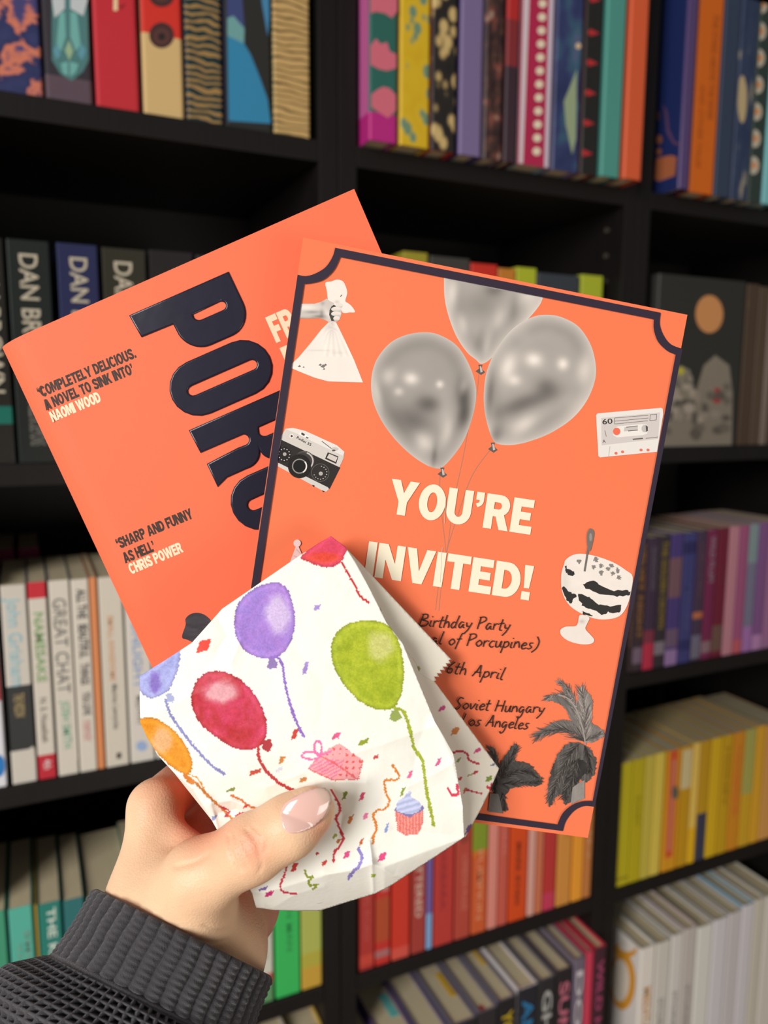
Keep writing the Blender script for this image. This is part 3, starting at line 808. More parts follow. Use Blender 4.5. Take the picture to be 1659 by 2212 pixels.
def handwrite(P, body, p0, p1, xh, w, col):
    P.group()
    tot = sum(GLY[c][0] for c in body)
    p0, p1 = np.array(p0, float), np.array(p1, float)
    e = (p1 - p0) / tot
    u = np.array([(p1 - p0)[1], -(p1 - p0)[0]]) / np.linalg.norm(p1 - p0) * xh
    u = u + e / np.linalg.norm(e) * xh * 0.22
    x = 0
    for c in body:
        adv, strokes = GLY[c]
        dy = random.uniform(-.06, .06)
        for st in strokes:
            P.line([p0 + e * (x + a) + u * (b + dy) for a, b in st], w, col, 5)
        x += adv
    P.group(False)


def earc(cx, cy, rx, ry, a0, a1, n=8):
    return [(cx + rx * math.cos(math.radians(a0 + (a1 - a0) * i / n)), cy + ry * math.sin(math.radians(a0 + (a1 - a0) * i / n))) for i in range(n + 1)]


BOLD = {
    'Y': (.94, [(0, 1), (.31, 1), (.47, .64), (.63, 1), (.94, 1), (.61, .38), (.61, 0), (.33, 0), (.33, .38)], []),
    'O': (.88, earc(.44, .5, .44, .52, 0, 360, 32)[:-1], earc(.44, .5, .16, .29, 0, 360, 20)[:-1]),
    'U': (.82, [(0, 1), (.28, 1), (.28, .34)] + earc(.41, .34, .13, .14, 180, 360, 8) + [(.54, 1), (.82, 1), (.82, .36)] + earc(.41, .36, .41, .38, 0, -180, 14), []),
    '’': (.34, [(.05, 1), (.31, 1), (.31, .76)] + earc(.08, .76, .23, .2, 0, -80, 5) + [(.06, .66), (.16, .7), (.17, .77), (.05, .77)], []),
    'R': (.84, [(0, 0), (0, 1)] + earc(.48, .7, .32, .3, 90, -60, 10) + [(.84, 0), (.53, 0), (.37, .37), (.28, .37), (.28, 0)], [(.28, .78)] + earc(.44, .68, .09, .1, 90, -90, 6) + [(.28, .58)]),
    'E': (.70, [(0, 0), (0, 1), (.68, 1), (.68, .77), (.28, .77), (.28, .62), (.62, .62), (.62, .4), (.28, .4), (.28, .23), (.7, .23), (.7, 0)], []),
    'I': (.28, [(0, 0), (0, 1), (.28, 1), (.28, 0)], []), 'N': (.86, [(0, 0), (0, 1), (.3, 1), (.59, .46), (.59, 1), (.86, 1), (.86, 0), (.57, 0), (.27, .55), (.27, 0)], []),
    'V': (.92, [(0, 1), (.3, 1), (.465, .36), (.63, 1), (.92, 1), (.61, 0), (.31, 0)], []), 'T': (.76, [(0, 1), (.76, 1), (.76, .77), (.52, .77), (.52, 0), (.24, 0), (.24, .77), (0, .77)], []),
    'D': (.84, [(0, 0), (0, 1)] + earc(.4, .5, .44, .5, 90, -90, 16), [(.28, .77)] + earc(.36, .5, .2, .27, 90, -90, 10) + [(.28, .23)]),
    'C': (.86, earc(.44, .5, .44, .52, 32, 328, 28) + earc(.44, .5, .165, .29, 318, 42, 18), []),
    'M': (1.04, [(0, 0), (0, 1), (.36, 1), (.52, .48), (.68, 1), (1.04, 1), (1.04, 0), (.77, 0), (.77, .62), (.62, .1), (.42, .1), (.27, .62), (.27, 0)], []),
    'P': (.80, [(0, 0), (0, 1)] + earc(.46, .68, .34, .32, 90, -90, 12) + [(.28, .36), (.28, 0)], [(.28, .78)] + earc(.42, .68, .1, .1, 90, -90, 6) + [(.28, .58)]),
    'L': (.64, [(0, 0), (0, 1), (.28, 1), (.28, .24), (.64, .24), (.64, 0)], []), 'S': (.80, None, []),
    'A': (.94, [(0, 0), (.31, 1), (.63, 1), (.94, 0), (.65, 0), (.6, .18), (.34, .18), (.29, 0)], [(.395, .38), (.545, .38), (.47, .72)]),
    'K': (.86, [(0, 0), (0, 1), (.28, 1), (.28, .62), (.52, 1), (.84, 1), (.54, .56), (.86, 0), (.54, 0), (.35, .34), (.28, .24), (.28, 0)], []),
    'W': (1.30, [(0, 1), (.28, 1), (.39, .4), (.51, 1), (.79, 1), (.91, .4), (1.02, 1), (1.30, 1), (1.05, 0), (.78, 0), (.65, .58), (.52, 0), (.25, 0)], []),
    'H': (.82, [(0, 0), (0, 1), (.28, 1), (.28, .63), (.54, .63), (.54, 1), (.82, 1), (.82, 0), (.54, 0), (.54, .38), (.28, .38), (.28, 0)], []),
    'F': (.64, [(0, 0), (0, 1), (.64, 1), (.64, .77), (.28, .77), (.28, .6), (.58, .6), (.58, .37), (.28, .37), (.28, 0)], []),
    '.': (.30, [(.02, 0), (.02, .24), (.28, .24), (.28, 0)], []), '‘': (.34, [(.31, .58), (.05, .58), (.05, .8)] + earc(.28, .8, .23, .2, 180, 100, 5) + [(.30, .92), (.2, .88), (.19, .81), (.31, .81)], []),
    ' ': (.34, [], []),
    '!': (.32, [(.02, 1), (.31, 1), (.25, .34), (.08, .34)], None),
}


def ribbon(pts, w):
    c = smooth(pts, 5)
    t = np.gradient(c, axis=0)
    t /= np.linalg.norm(t, axis=1)[:, None]
    n = np.stack([-t[:, 1], t[:, 0]], 1) * w / 2
    return [tuple(q) for q in c + n] + [tuple(q) for q in (c - n)[::-1]]


BOLD['S'] = (.80, ribbon([(.70, .70), (.64, .84), (.42, .89), (.2, .83), (.16, .70), (.28, .59), (.5, .47), (.66, .34), (.62, .16), (.40, .11), (.16, .17), (.11, .31)], .25), [])


def headline(P, body, p0, p1, cap, col, gap=.055):
    tot = sum(BOLD[c][0] for c in body) + gap * (len(body) - 1)
    p0, p1 = np.array(p0, float), np.array(p1, float)
    e = (p1 - p0) / tot
    u = np.array([e[1], -e[0]]) / np.linalg.norm(e) * cap
    M = lambda pts: np.array([p0 + e * a + u * b for a, b in pts])
    x = 0
    P.group()
    for c in body:
        adv, o, h = BOLD[c]
        if not o:
            x += adv + gap
            continue
        sh = lambda pts: [(a + x, b) for a, b in pts]
        loops = [sh(o)] + ([[(.03 + x, 0), (.03 + x, .24), (.30 + x, .24), (.30 + x, 0)]] if h is None else [])
        for lp in loops:
            pts, ed, hole = M(lp), [], None
            n = len(pts)
            ed = [(i, (i + 1) % n) for i in range(n)]
            if h:
                hole = M(sh(h))
                ed += [(n + i, n + (i + 1) % len(hole)) for i in range(len(hole))]
                pts = np.concatenate([pts, hole])
            r = delaunay_2d_cdt([Vector(p) for p in pts], ed, [], 1, 1e-6)
            V = np.array([v[:] for v in r[0]])
            F = [tuple(f) for f in r[2]]
            if h:
                ct = np.array([V[list(f)].mean(0) for f in F])
                k = inside(hole, ct[:, 0], ct[:, 1])
                F = [f for f, q in zip(F, k) if not q]
            P.put(V, F, lin(col))
        x += adv + gap
    P.group(False)


def rot(pts, c, ang):
    ca, sa = math.cos(ang), math.sin(ang)
    return [(c[0] + x * ca - y * sa, c[1] + x * sa + y * ca) for x, y in pts]


# ------------------------------------------------------------------ the orange paperback
BQ = [(0, 745), (765, 408), (1276, 1583), (549, 1902)]
BPL = quad_plane(BQ, 0.252)
NAVY, ORG, CRM, INK = (45, 42, 56), (247, 112, 76), (240, 224, 190), (58, 50, 44)
BTH = 0.015
nb = wnorm(BPL)
bq = [unproj(x, y, plane_z(BPL, x, y)) for x, y in BQ]
ex = (bq[1] - bq[0]) / np.linalg.norm(bq[1] - bq[0])
ey = bq[3] - bq[0]
ey = ey - ex * (ey @ ex)
ey = ey / np.linalg.norm(ey)
BW, BH = np.linalg.norm(bq[1] - bq[0]), np.linalg.norm(bq[3] - bq[0])
book = thing('paperback_book', 'orange paperback with raised navy title letters, held behind the invitation', 'book', tuple(bq[0]))


def rel(o, par):                        # parent keeping the world coordinates the mesh was written in
    o.parent = par
    o.matrix_parent_inverse = Matrix.Translation(-Vector(par.location))
    return o


g = Geo()
prof = [(BW, 0.0), (0.010, 0.0)] + [(0.010 - 0.0112 * math.sin(a), 0.0045 * (1 - math.cos(a))) for a in np.linspace(0.15, 1.45, 9)]
prof += [(-0.0012, 0.0055), (-0.0012, BTH - 0.004)] + [(0.006 - 0.0072 * math.cos(a), BTH - 0.004 + 0.004 * math.sin(a)) for a in np.linspace(0.2, 1.57, 6)] + [(BW, BTH)]
for s in (0, 1):
    V = [bq[0] + ex * (x + (0.0004 if s and 0 < i < len(prof) - 1 else 0)) - nb * (z + (0.0 if not s else (0.0004 if i < len(prof) / 2 else -0.0004))) + ey * y
         for i, (x, z) in enumerate(prof) for y in (0, BH)]
    n = len(prof)
    g.add(V, [(2 * i, 2 * i + 1, 2 * i + 3, 2 * i + 2) for i in range(n - 1)], lin(ORG if s == 0 else (240, 236, 226)))
pr = Print(BPL)
pr.g = g
headline(pr, '‘COMPLETELY DELICIOUS.', (86, 860), (296, 772), 23.5, INK, .02)
headline(pr, 'A NOVEL TO SINK INTO’', (100, 887), (292, 806), 23.5, INK, .02)
headline(pr, 'NAOMI WOOD', (114, 912), (220, 867), 23.5, CRM, .02)
headline(pr, '‘SHARP AND FUNNY', (256, 1187), (419, 1119), 23.5, INK, .02)
headline(pr, 'AS HELL’', (271, 1217), (338, 1189), 23.5, INK, .02)
headline(pr, 'CHRIS POWER', (284, 1241), (397, 1192), 23.5, CRM, .02)
headline(pr, 'FRAN', (597, 741), (712, 690), 60, CRM)
headline(pr, 'FAR', (628, 807), (712, 770), 60, CRM)
pr.tone(smooth([(393, 1376), (401, 1350), (401, 1336), (415, 1325), (435, 1325), (452, 1336), (462, 1352), (470, 1372), (452, 1392), (425, 1390), (405, 1382)], 4, True),
        lambda x, y: np.stack([46 + 30 * vnoise(x * .05, y * .2, 4)] * 3, 1) + np.array([0, -2, 4]), 6)
rel(g.build('cover', M_MATTE), book)
g = Geo()
V = [bq[0] + ex * x - nb * z + ey * y for z in (0.0007, BTH - 0.0007) for x, y in ((0.0105, 0.0004), (BW - 0.0006, 0.0004), (BW - 0.0006, BH - 0.0004), (0.0105, BH - 0.0004))]
g.add(V, [(0, 1, 2, 3), (7, 6, 5, 4), (0, 4, 5, 1), (1, 5, 6, 2), (2, 6, 7, 3), (3, 7, 4, 0)], lin((230, 220, 200)))
rel(g.build('pages', M_PAGE), book)


def arcpts(cx, cy, rx, ry, a0, a1, n=10):
    return [(cx + rx * math.cos(math.radians(a0 + (a1 - a0) * i / n)), cy + ry * math.sin(math.radians(a0 + (a1 - a0) * i / n))) for i in range(n + 1)]


# letters in cover coordinates (s along the top edge, t down the spine), in picture pixels
LET = {
    'P': [[(280, 55), (514, 55), (514, 126)] + arcpts(462, 128, 52, 56, 0, 90) + arcpts(412, 128, 54, 56, 90, 172) + [(358, 110), (284, 108)],
          [(405, 108), (470, 106)] + arcpts(468, 116, 11, 10, -80, 90, 6) + arcpts(418, 114, 14, 12, 90, 180, 6)],
    'O': [arcpts(454, 258, 62, 61, -90, 90) + arcpts(348, 258, 62, 61, 90, 270),
          arcpts(474, 259, 11, 11, -90, 90, 6) + arcpts(336, 259, 13, 11, 90, 270, 6)],
    'R': [[(290, 334), (520, 334), (520, 410)] + arcpts(472, 414, 48, 52, 0, 110) + arcpts(436, 436, 26, 28, 100, 190, 6) + arcpts(372, 428, 38, 32, 20, 100, 7) + [(320, 460), (294, 470), (294, 416), (370, 411)] + arcpts(388, 400, 12, 12, 90, -70, 6) + [(292, 388)],
          [(428, 388), (478, 388)] + arcpts(484, 400, 12, 12, -90, 90, 6) + arcpts(438, 400, 14, 12, 90, 180, 6)],
    'C': [arcpts(458, 536, 62, 62, -90, 80) + [(450, 598), (450, 548)] + arcpts(474, 536, 12, 12, 90, -90, 6) + arcpts(346, 537, 12, 12, 270, 90, 6) + [(386, 550), (386, 598)] + arcpts(362, 536, 62, 62, 90, 270)],
    'U': [[(520, 622), (520, 676), (352, 676)] + arcpts(352, 686, 10, 10, 270, 90, 6) + [(520, 696), (520, 748)] + arcpts(362, 686, 62, 62, 90, 270)],
}
e0, e1 = np.array([.9153, -.4027]), np.array([.4290, .9033])
title = None
for ch in 'PORCU':
    c = bpy.data.curves.new('title_letter', 'CURVE')
    c.dimensions = '2D'
    c.fill_mode = 'BOTH'
    c.bevel_depth = 0.0006
    c.bevel_resolution = 4
    c.extrude = 0.0
    c.offset = -0.0005
    for loop in LET[ch]:
        sp = c.splines.new('POLY')
        sp.points.add(len(loop) - 1)
        for q, (s, t_) in zip(sp.points, loop):
            px, py = e0 * s + e1 * t_ + np.array([0, 745])
            w3 = unproj(px, py, plane_z(BPL, px, py)) - bq[0]
            q.co = (float(w3 @ ex), float(-(w3 @ ey)), 0, 1)
        sp.use_cyclic_u = True
    o = bpy.data.objects.new('t', c)
    me = bpy.data.meshes.new_from_object(o)
    bpy.data.objects.remove(o)
    ob = bpy.data.objects.new('title_letter', me)
    COL.objects.link(ob)
    ob.parent = book
    ez = nb
    ob.matrix_local = Matrix(((ex[0], -ey[0], ez[0], nb[0] * 0.0001), (ex[1], -ey[1], ez[1], nb[1] * 0.0001), (ex[2], -ey[2], ez[2], nb[2] * 0.0001), (0, 0, 0, 1)))
    if title is None:
        title, _nn, _ll, _bb = new_mat('navy_gloss_ink', 0.2, 0.3)
        _bb.inputs['Base Color'].default_value = (*lin((36, 36, 50)), 1)
        _tx = _nn.new('ShaderNodeTexNoise')
        _tx.inputs['Scale'].default_value = 180
        _bp = _nn.new('ShaderNodeBump')
        _bp.inputs['Strength'].default_value = 0.12
        _bp.inputs['Distance'].default_value = 0.001
        _ll.new(_tx.outputs[0], _bp.inputs['Height'])
        _ll.new(_bp.outputs[0], _bb.inputs['Normal'])
    me.materials.clear()
    me.materials.append(title)
    ob['label'] = f'raised glossy navy letter {ch}'

# ------------------------------------------------------------------ the invitation card
CQ = [(655, 513), (1485, 680), (1270, 1810), (474, 1703)]
CPL = quad_plane(CQ, 0.239)
CO, CN = (241, 121, 80), (47, 38, 54)
cq = [unproj(x, y, plane_z(CPL, x, y)) for x, y in CQ]
nc = wnorm(CPL)
card = thing('invitation_card', 'orange party invitation card with navy scalloped border and grey balloons', 'card', tuple(cq[3]))
P = Print(CPL)
gq = P.g
gq.add([*cq, *[c - nc * 0.0006 for c in cq]], [(0, 1, 2, 3), (7, 6, 5, 4), (0, 4, 5, 1), (1, 5, 6, 2), (2, 6, 7, 3), (3, 7, 4, 0)], lin(CO))
g3 = lambda v: np.stack([v * 1.02, v * 0.98, v * 0.94], 1)


def gs(x, y, cx, cy, sx, sy, ang=0):
    ca, sa = math.cos(ang), math.sin(ang)
    u, v = (x - cx) * ca + (y - cy) * sa, -(x - cx) * sa + (y - cy) * ca
    return np.exp(-(u / sx) ** 2 - (v / sy) ** 2)


def balloon(outline, spots, base=158, closed=True):
    out = smooth(outline, 6, closed)

    def fn(x, y):
        d = segdist(out, x, y, closed)
        v = np.full(len(x), float(base)) + 8 * vnoise(x * .02, y * .02, 3)
        for cx, cy, sx, sy, am, an in spots:
            v = v + am * gs(x, y, cx, cy, sx, sy, an)
        v = v + 34 * np.exp(-d / 9.0) - 26 * np.exp(-((d - 26) / 14.0) ** 2) * 0.5
        return g3(np.clip(v, 70, 236))
    P.tone(out, fn, 5)


# strings
for s in ([(1035, 800), (1030, 850), (1015, 910), (1000, 990), (985, 1060), (975, 1120), (968, 1175), (962, 1200)], [(1062, 968), (1030, 1010), (1010, 1050), (990, 1110), (972, 1165), (963, 1200)],
          [(951, 1020), (950, 1060), (954, 1110), (960, 1160), (964, 1200)], [(963, 1200), (955, 1250), (948, 1320)], [(961, 1200), (948, 1260), (941, 1318)]):
    P.line(s, 1.6, (176, 120, 100), 5)
balloon([(959, 600), (960, 640), (968, 680), (985, 725), (1008, 760), (1028, 777), (1040, 786), (1060, 775), (1090, 740), (1140, 690), (1165, 660), (1173, 642)],
        [(978, 632, 12, 34, 46, 0.1), (1145, 632, 20, 34, 50, .2), (1068, 625, 22, 16, -46, 0), (1040, 660, 46, 30, -26, 0), (1000, 700, 11, 24, 34, -.2), (1078, 688, 14, 26, 26, .2), (1036, 735, 10, 26, -20, .2), (1052, 745, 8, 26, 24, .2), (1110, 665, 10, 30, -22, .1)], 164, False)
balloon([(909, 718), (945, 722), (985, 745), (1012, 785), (1027, 830), (1028, 865), (1018, 910), (1000, 955), (975, 990), (957, 1008), (945, 1012), (920, 1004), (885, 980), (850, 945), (822, 905), (805, 862), (802, 820), (812, 780), (838, 745), (870, 726)],
        [(838, 812, 16, 20, 44, .3), (888, 818, 16, 13, 66, .2), (950, 830, 8, 8, 62, 0), (861, 846, 10, 9, 46, 0), (915, 956, 20, 26, 56, -.4), (815, 850, 8, 34, 30, -.2), (925, 872, 26, 18, -54, .1), (880, 900, 40, 26, -30, .3), (905, 920, 34, 24, -24, .4),
         (1000, 855, 15, 30, -58, -.1), (1003, 900, 13, 26, -54, .2), (1000, 838, 9, 18, 44, .2), (962, 905, 16, 50, 20, -.1), (938, 985, 6, 30, -34, .1), (965, 940, 12, 40, 26, .3)], 152)
balloon([(1183, 680), (1215, 686), (1250, 706), (1276, 745), (1287, 790), (1284, 826), (1266, 868), (1235, 905), (1190, 935), (1145, 953), (1109, 961), (1080, 960), (1066, 952), (1055, 925), (1047, 890), (1045, 850), (1052, 800), (1075, 750), (1110, 708), (1150, 685)],
        [(1096, 790, 18, 34, 62, .3), (1112, 822, 14, 12, 46, 0), (1153, 777, 19, 15, 66, .2), (1216, 786, 12, 13, 66, 0), (1262, 800, 16, 34, 52, .1), (1130, 920, 34, 17, 50, -.6), (1180, 835, 24, 20, -44, 0), (1160, 862, 60, 18, -40, -.3),
         (1058, 850, 9, 44, -46, .1), (1110, 880, 44, 18, -30, -.4), (1070, 940, 12, 18, -40, .3), (1240, 870, 24, 34, 18, .5), (1130, 725, 20, 20, 12, 0)], 160)
for c in ((1037, 800), (955, 1022), (1064, 968)):          # knots
    P.poly([(c[0] - 4, c[1] - 12), (c[0] + 5, c[1] - 12), (c[0] + 3, c[1] - 4), (c[0] + 11, c[1] + 4), (c[0] + 2, c[1] + 10), (c[0] - 10, c[1] + 2), (c[0] - 2, c[1] - 4)], (96, 88, 84))
    P.poly([(c[0] - 1, c[1] - 9), (c[0] + 2, c[1] - 9), (c[0] + 6, c[1] + 3), (c[0] + 1, c[1] + 5)], (190, 182, 174))
# hand holding a goldfish bag
bagp = [(630, 786), (645, 772), (672, 740), (694, 712), (713, 693), (726, 696), (745, 735), (765, 778), (784, 826), (710, 824), (680, 816), (650, 804), (629, 795)]
P.tone(bagp, lambda x, y: g3(np.clip(226 + 10 * vnoise(x * .03, y * .02, 5) - 22 * gs(x, y, 716, 700, 10, 26) - 8 * np.sin((x - 718) / np.maximum(y - 688, 6) * 34) * (y < 770) * (x > 700)
                                                  - 16 * gs(x, y, 690, 757, 30, 2) - 14 * gs(x, y, 730, 762, 16, 3), 90, 240)), 3.5)
P.tone(smooth([(703, 611), (716, 608), (728, 604), (741, 608), (748, 622), (750, 634), (746, 650), (752, 655), (760, 662), (767, 674), (756, 675), (742, 676), (734, 668), (712, 660), (708, 645), (706, 628)], 3, True),
       lambda x, y: g3(228 - 34 * gs(x, y, 728, 652, 5, 3) + 6 * vnoise(x * .06, y * .06)), 4)
P.line([(735, 641), (739, 637)], 2, (110, 106, 102))
P.tone([(649, 656), (680, 656), (694, 652), (706, 645), (712, 650), (722, 655), (716, 662), (722, 662), (735, 658), (736, 664), (738, 676), (736, 684), (733, 690), (728, 695), (716, 694), (712, 697), (704, 692), (690, 687), (668, 688), (647, 688)],
       lambda x, y: g3(np.clip(196 + 34 * gs(x, y, 660, 664, 30, 7) - 44 * gs(x, y, 675, 674, 16, 3) - 60 * gs(x, y, 690, 684, 14, 4) - 30 * gs(x, y, 697, 655, 4, 5) - 40 * gs(x, y, 695, 677, 4, 8) - 60 * gs(x, y, 650, 690, 34, 4) + 26 * gs(x, y, 708, 680, 5, 12, -.4), 60, 240)), 3)
P.poly([(716, 662), (721, 658), (727, 662), (727, 672), (724, 680), (728, 692), (716, 694), (711, 680), (712, 670)], (70, 66, 62))
for i, (x, y, w_) in enumerate(((733, 660, 9), (727, 668, 13), (726, 678, 12), (727, 688, 8))):
    P.tone(ell(x, y, w_ * .9, 5.5, 14), lambda X, Y, y=y: g3(np.clip(222 - 50 * np.exp(-((Y - y - 5.5) / 2.5) ** 2), 60, 240)), 3)
for x, y, s in ((647, 791, 4), (656, 793, 2.5), (698, 791, 6), (692, 788, 4), (703, 788, 4), (700, 797, 3)):
    P.poly([(x - s, y + s * .3), (x, y - s * .7), (x + s * .8, y), (x + s * .2, y + s * .6)], (120, 116, 112))
# compact film camera
CA = math.radians(27)
C0 = (610, 945)
R = lambda pts: rot(pts, C0, CA)
P.poly([(602, 950), (617, 926), (632, 924), (660, 931), (728, 962), (744, 976), (742, 990), (711, 1056), (705, 1062), (697, 1060), (600, 1005)], (206, 200, 192))
P.poly([(618, 927), (632, 924), (660, 931), (728, 962), (744, 976), (740, 984), (680, 956), (640, 936)], (224, 219, 212))
P.poly([(608, 950), (735, 1010), (712, 1056), (601, 1000), (600, 990)], (43, 38, 36))
P.poly([(602, 1000), (709, 1053), (706, 1061), (697, 1060), (600, 1007)], (206, 202, 196))
P.text('Rollei 35', (640, 947), (671, 964), 6, (44, 40, 38), 0.02)
P.poly(ell(630, 942, 4.5, 4.5, 14), (232, 228, 222)); P.poly(ell(630, 942, 2.5, 2.5, 10), (60, 54, 52))
P.poly([(648, 933), (668, 943), (665, 949), (646, 938)], (240, 236, 230)); P.poly([(652, 934), (659, 938), (657, 942), (650, 938)], (66, 60, 58)); P.poly([(662, 943), (667, 945), (665, 948), (660, 946)], (110, 104, 100))
P.line([(695, 953), (720, 972)], 1.4, (70, 64, 60)); P.poly(ell(723, 970, 8, 4, 12), (196, 190, 184)); P.poly(ell(721, 973, 4, 2, 10), (90, 84, 80))
P.poly([(708, 977), (731, 986), (726, 1002), (702, 991)], (52, 46, 44)); P.poly([(711, 980), (729, 988), (725, 998), (706, 989)], (206, 198, 190))
P.poly(ell(614, 982, 15, 17, 24), (30, 27, 26)); P.poly(ell(615, 981, 4, 4, 12), (170, 164, 158))
for a in range(0, 360, 30):
    P.poly(ell(614 + 12 * math.cos(math.radians(a)), 982 + 12.5 * math.sin(math.radians(a)), 1.3, 1.3, 6), (206, 200, 192))
P.poly(ell(657, 995, 22, 21, 28), (84, 79, 76))
P.poly(ell(654, 999, 24, 22, 28), (60, 56, 54)); P.line(arcpts(656, 996, 20, 19, -70, 40), 3, (190, 184, 178))
P.poly(ell(647, 1007, 25, 26, 30), (26, 23, 22)); P.line(arcpts(647, 1007, 15, 15, 0, 359, 30), 2.2, (150, 144, 138)); P.line(arcpts(647, 1007, 15, 15, -40, 60), 3, (226, 220, 212)); P.poly(ell(647, 1007, 12, 12, 20), (18, 16, 16))
P.line(arcpts(692, 1021, 19, 19, 0, 359, 30), 0.9, (110, 104, 100)); P.poly(ell(693, 1023, 4.4, 4.4, 14), (176, 170, 164))
for a in range(-80, 180, 24):
    P.poly(ell(692 + 14 * math.cos(math.radians(a)), 1021 + 14 * math.sin(math.radians(a)), 1.6, 1.0, 6), (190, 184, 178))
P.poly([(674, 1047), (680, 1049), (677, 1052)], (40, 36, 34)); P.poly([(695, 1059), (701, 1061), (698, 1063)], (40, 36, 34))
# cassette
P.poly([(1287, 897), (1290, 893), (1427, 881), (1431, 883), (1432, 895), (1419, 976), (1296, 988), (1292, 985)], (228, 222, 216))
P.poly([(1298, 903), (1425, 891), (1424, 906), (1421, 948), (1299, 962)], (206, 198, 194))
P.text('60', (1301, 917), (1323, 915), 12, (58, 52, 54), 0.015)
P.text('A', (1301, 957), (1308, 956.5), 7.5, (58, 52, 54), 0.005)
for a, b in (((1327, 903), (1400, 897)), ((1327, 910), (1400, 903)), ((1327, 916), (1399, 909)), ((1327, 903), (1327, 916)), ((1404, 896), (1418, 895)), ((1418, 895), (1417, 907)), ((1417, 907), (1403, 909)), ((1403, 909), (1404, 896))):
    P.line([a, b], 1.0, (92, 86, 84))
P.poly([(1325, 927), (1334, 921), (1386, 916), (1396, 917), (1401, 926), (1397, 937), (1388, 940), (1332, 945), (1324, 940)], (232, 226, 220))
P.poly(ell(1331.5, 932, 8, 8.2, 18), (236, 110, 82)); P.poly(ell(1392, 926, 7, 8, 18), (190, 184, 180)); P.poly([(1394, 918), (1399, 922), (1399, 931), (1395, 933)], (84, 78, 76))
P.poly([(1348, 923), (1377, 920), (1377, 929), (1347, 932)], (196, 190, 186)); P.line([(1352, 923), (1377, 920)], 1.6, (110, 104, 100)); P.line([(1356, 931), (1377, 929)], 1.8, (100, 94, 92))
P.line([(1366, 949), (1388, 947)], 2.6, (96, 90, 88)); P.line([(1394, 947), (1421, 944)], 1.2, (120, 114, 110)); P.line([(1306, 930), (1309, 943)], 1.4, (140, 134, 130)); P.line([(1317, 964), (1314, 986)], 1.0, (190, 184, 178))
for x, y in ((1330, 979), (1344, 976), (1384, 972), (1399, 972)):
    P.poly(ell(x, y, 3.4, 3.1, 10), (226, 112, 90))
# headline and strings over it
headline(P, 'YOU’RE', (835, 1108), (1145, 1155), 75, (240, 232, 206))
headline(P, 'INVITED!', (786, 1243), (1143, 1297), 75, (240, 232, 206))
P.line([(963, 1072), (960, 1130)], 1.3, (206, 190, 166)); P.line([(955, 1182), (951, 1258)], 1.2, (206, 190, 166))
# trifle bowl
wob = lambda pts: smooth(pts, 4, True)
P.tone(wob([(1222, 1208), (1238, 1198), (1258, 1196), (1290, 1202), (1325, 1215), (1352, 1232), (1366, 1246), (1361, 1285), (1352, 1312), (1338, 1330), (1315, 1337), (1285, 1336), (1250, 1322), (1226, 1303), (1213, 1275), (1212, 1240), (1218, 1218)]),
       lambda x, y: g3(np.clip(226 + 8 * vnoise(x * .06, y * .1, 2) - 14 * gs(x, y, 1220, 1260, 10, 40), 90, 240)), 4)
rag = lambda pts: [(x + random.uniform(-2.5, 2.5), y + random.uniform(-2, 2)) for x, y in smooth(pts, 4, True)]
for blob in ([(1221, 1222), (1232, 1232), (1240, 1236), (1236, 1244), (1226, 1240), (1220, 1232)], [(1258, 1262), (1280, 1254), (1294, 1262), (1318, 1275), (1345, 1274), (1360, 1278), (1358, 1286), (1330, 1288), (1300, 1284), (1272, 1274)],
             [(1214, 1268), (1232, 1280), (1246, 1286), (1240, 1294), (1232, 1302), (1220, 1292)], [(1250, 1284), (1272, 1290), (1290, 1304), (1318, 1310), (1342, 1308), (1336, 1322), (1312, 1322), (1300, 1328), (1286, 1320), (1264, 1312), (1254, 1300)], [(1256, 1320), (1270, 1324), (1282, 1330), (1266, 1328)]):
    P.poly(rag(blob), (46, 44, 42))
for x, y in ((1250, 1212), (1287, 1208), (1282, 1224), (1298, 1222), (1320, 1222), (1323, 1238), (1337, 1248), (1298, 1237), (1312, 1228), (1334, 1232)):
    P.poly(rag(ell(x, y, 4.5, 5, 6)), (132, 126, 122))
P.tone(wob([(1252, 1328), (1272, 1333), (1268, 1346), (1264, 1358), (1276, 1372), (1283, 1382), (1276, 1390), (1254, 1391), (1228, 1384), (1212, 1372), (1210, 1360), (1222, 1353), (1242, 1352), (1248, 1344)]), lambda x, y: g3(np.clip(224 - 34 * gs(x, y, 1256, 1342, 6, 4) + 5 * vnoise(x * .1, y * .1), 90, 240)), 4)
P.line([(1262, 1234), (1266, 1210), (1270, 1185), (1274, 1168)], 4.5, (112, 106, 102), 4); P.poly(wob([(1268, 1180), (1267, 1155), (1272, 1143), (1278, 1142), (1283, 1150), (1280, 1170), (1274, 1190)]), (118, 110, 104)); P.poly(ell(1275, 1160, 3, 9, 10), (150, 142, 136))


# palms: a mass of leaf with many thin leaf strokes over it
def frond(spine, n, ln, w0, lo, hi, spread=0.6):
    S_ = smooth(spine, 8)
    P.group()
    for k in range(n):
        i = random.randrange(len(S_) - 1)
        p = S_[i]
        tdir = S_[min(i + 3, len(S_) - 1)] - S_[max(i - 1, 0)]
        a = math.atan2(tdir[1], tdir[0]) + random.choice((-1, 1)) * random.uniform(0.1, spread)
        l = ln * random.uniform(0.6, 1.15) * (1.15 - 0.5 * i / len(S_))
        q = p + l * np.array([math.cos(a), math.sin(a)])
        m = (p + q) / 2 + np.array([0, random.uniform(-1, 2)])
        v = random.uniform(lo, hi)
        P.line([p, m, q], random.uniform(1.4, w0), (v * 1.02, v * .96, v * .92), 0, True)
    P.group(False)


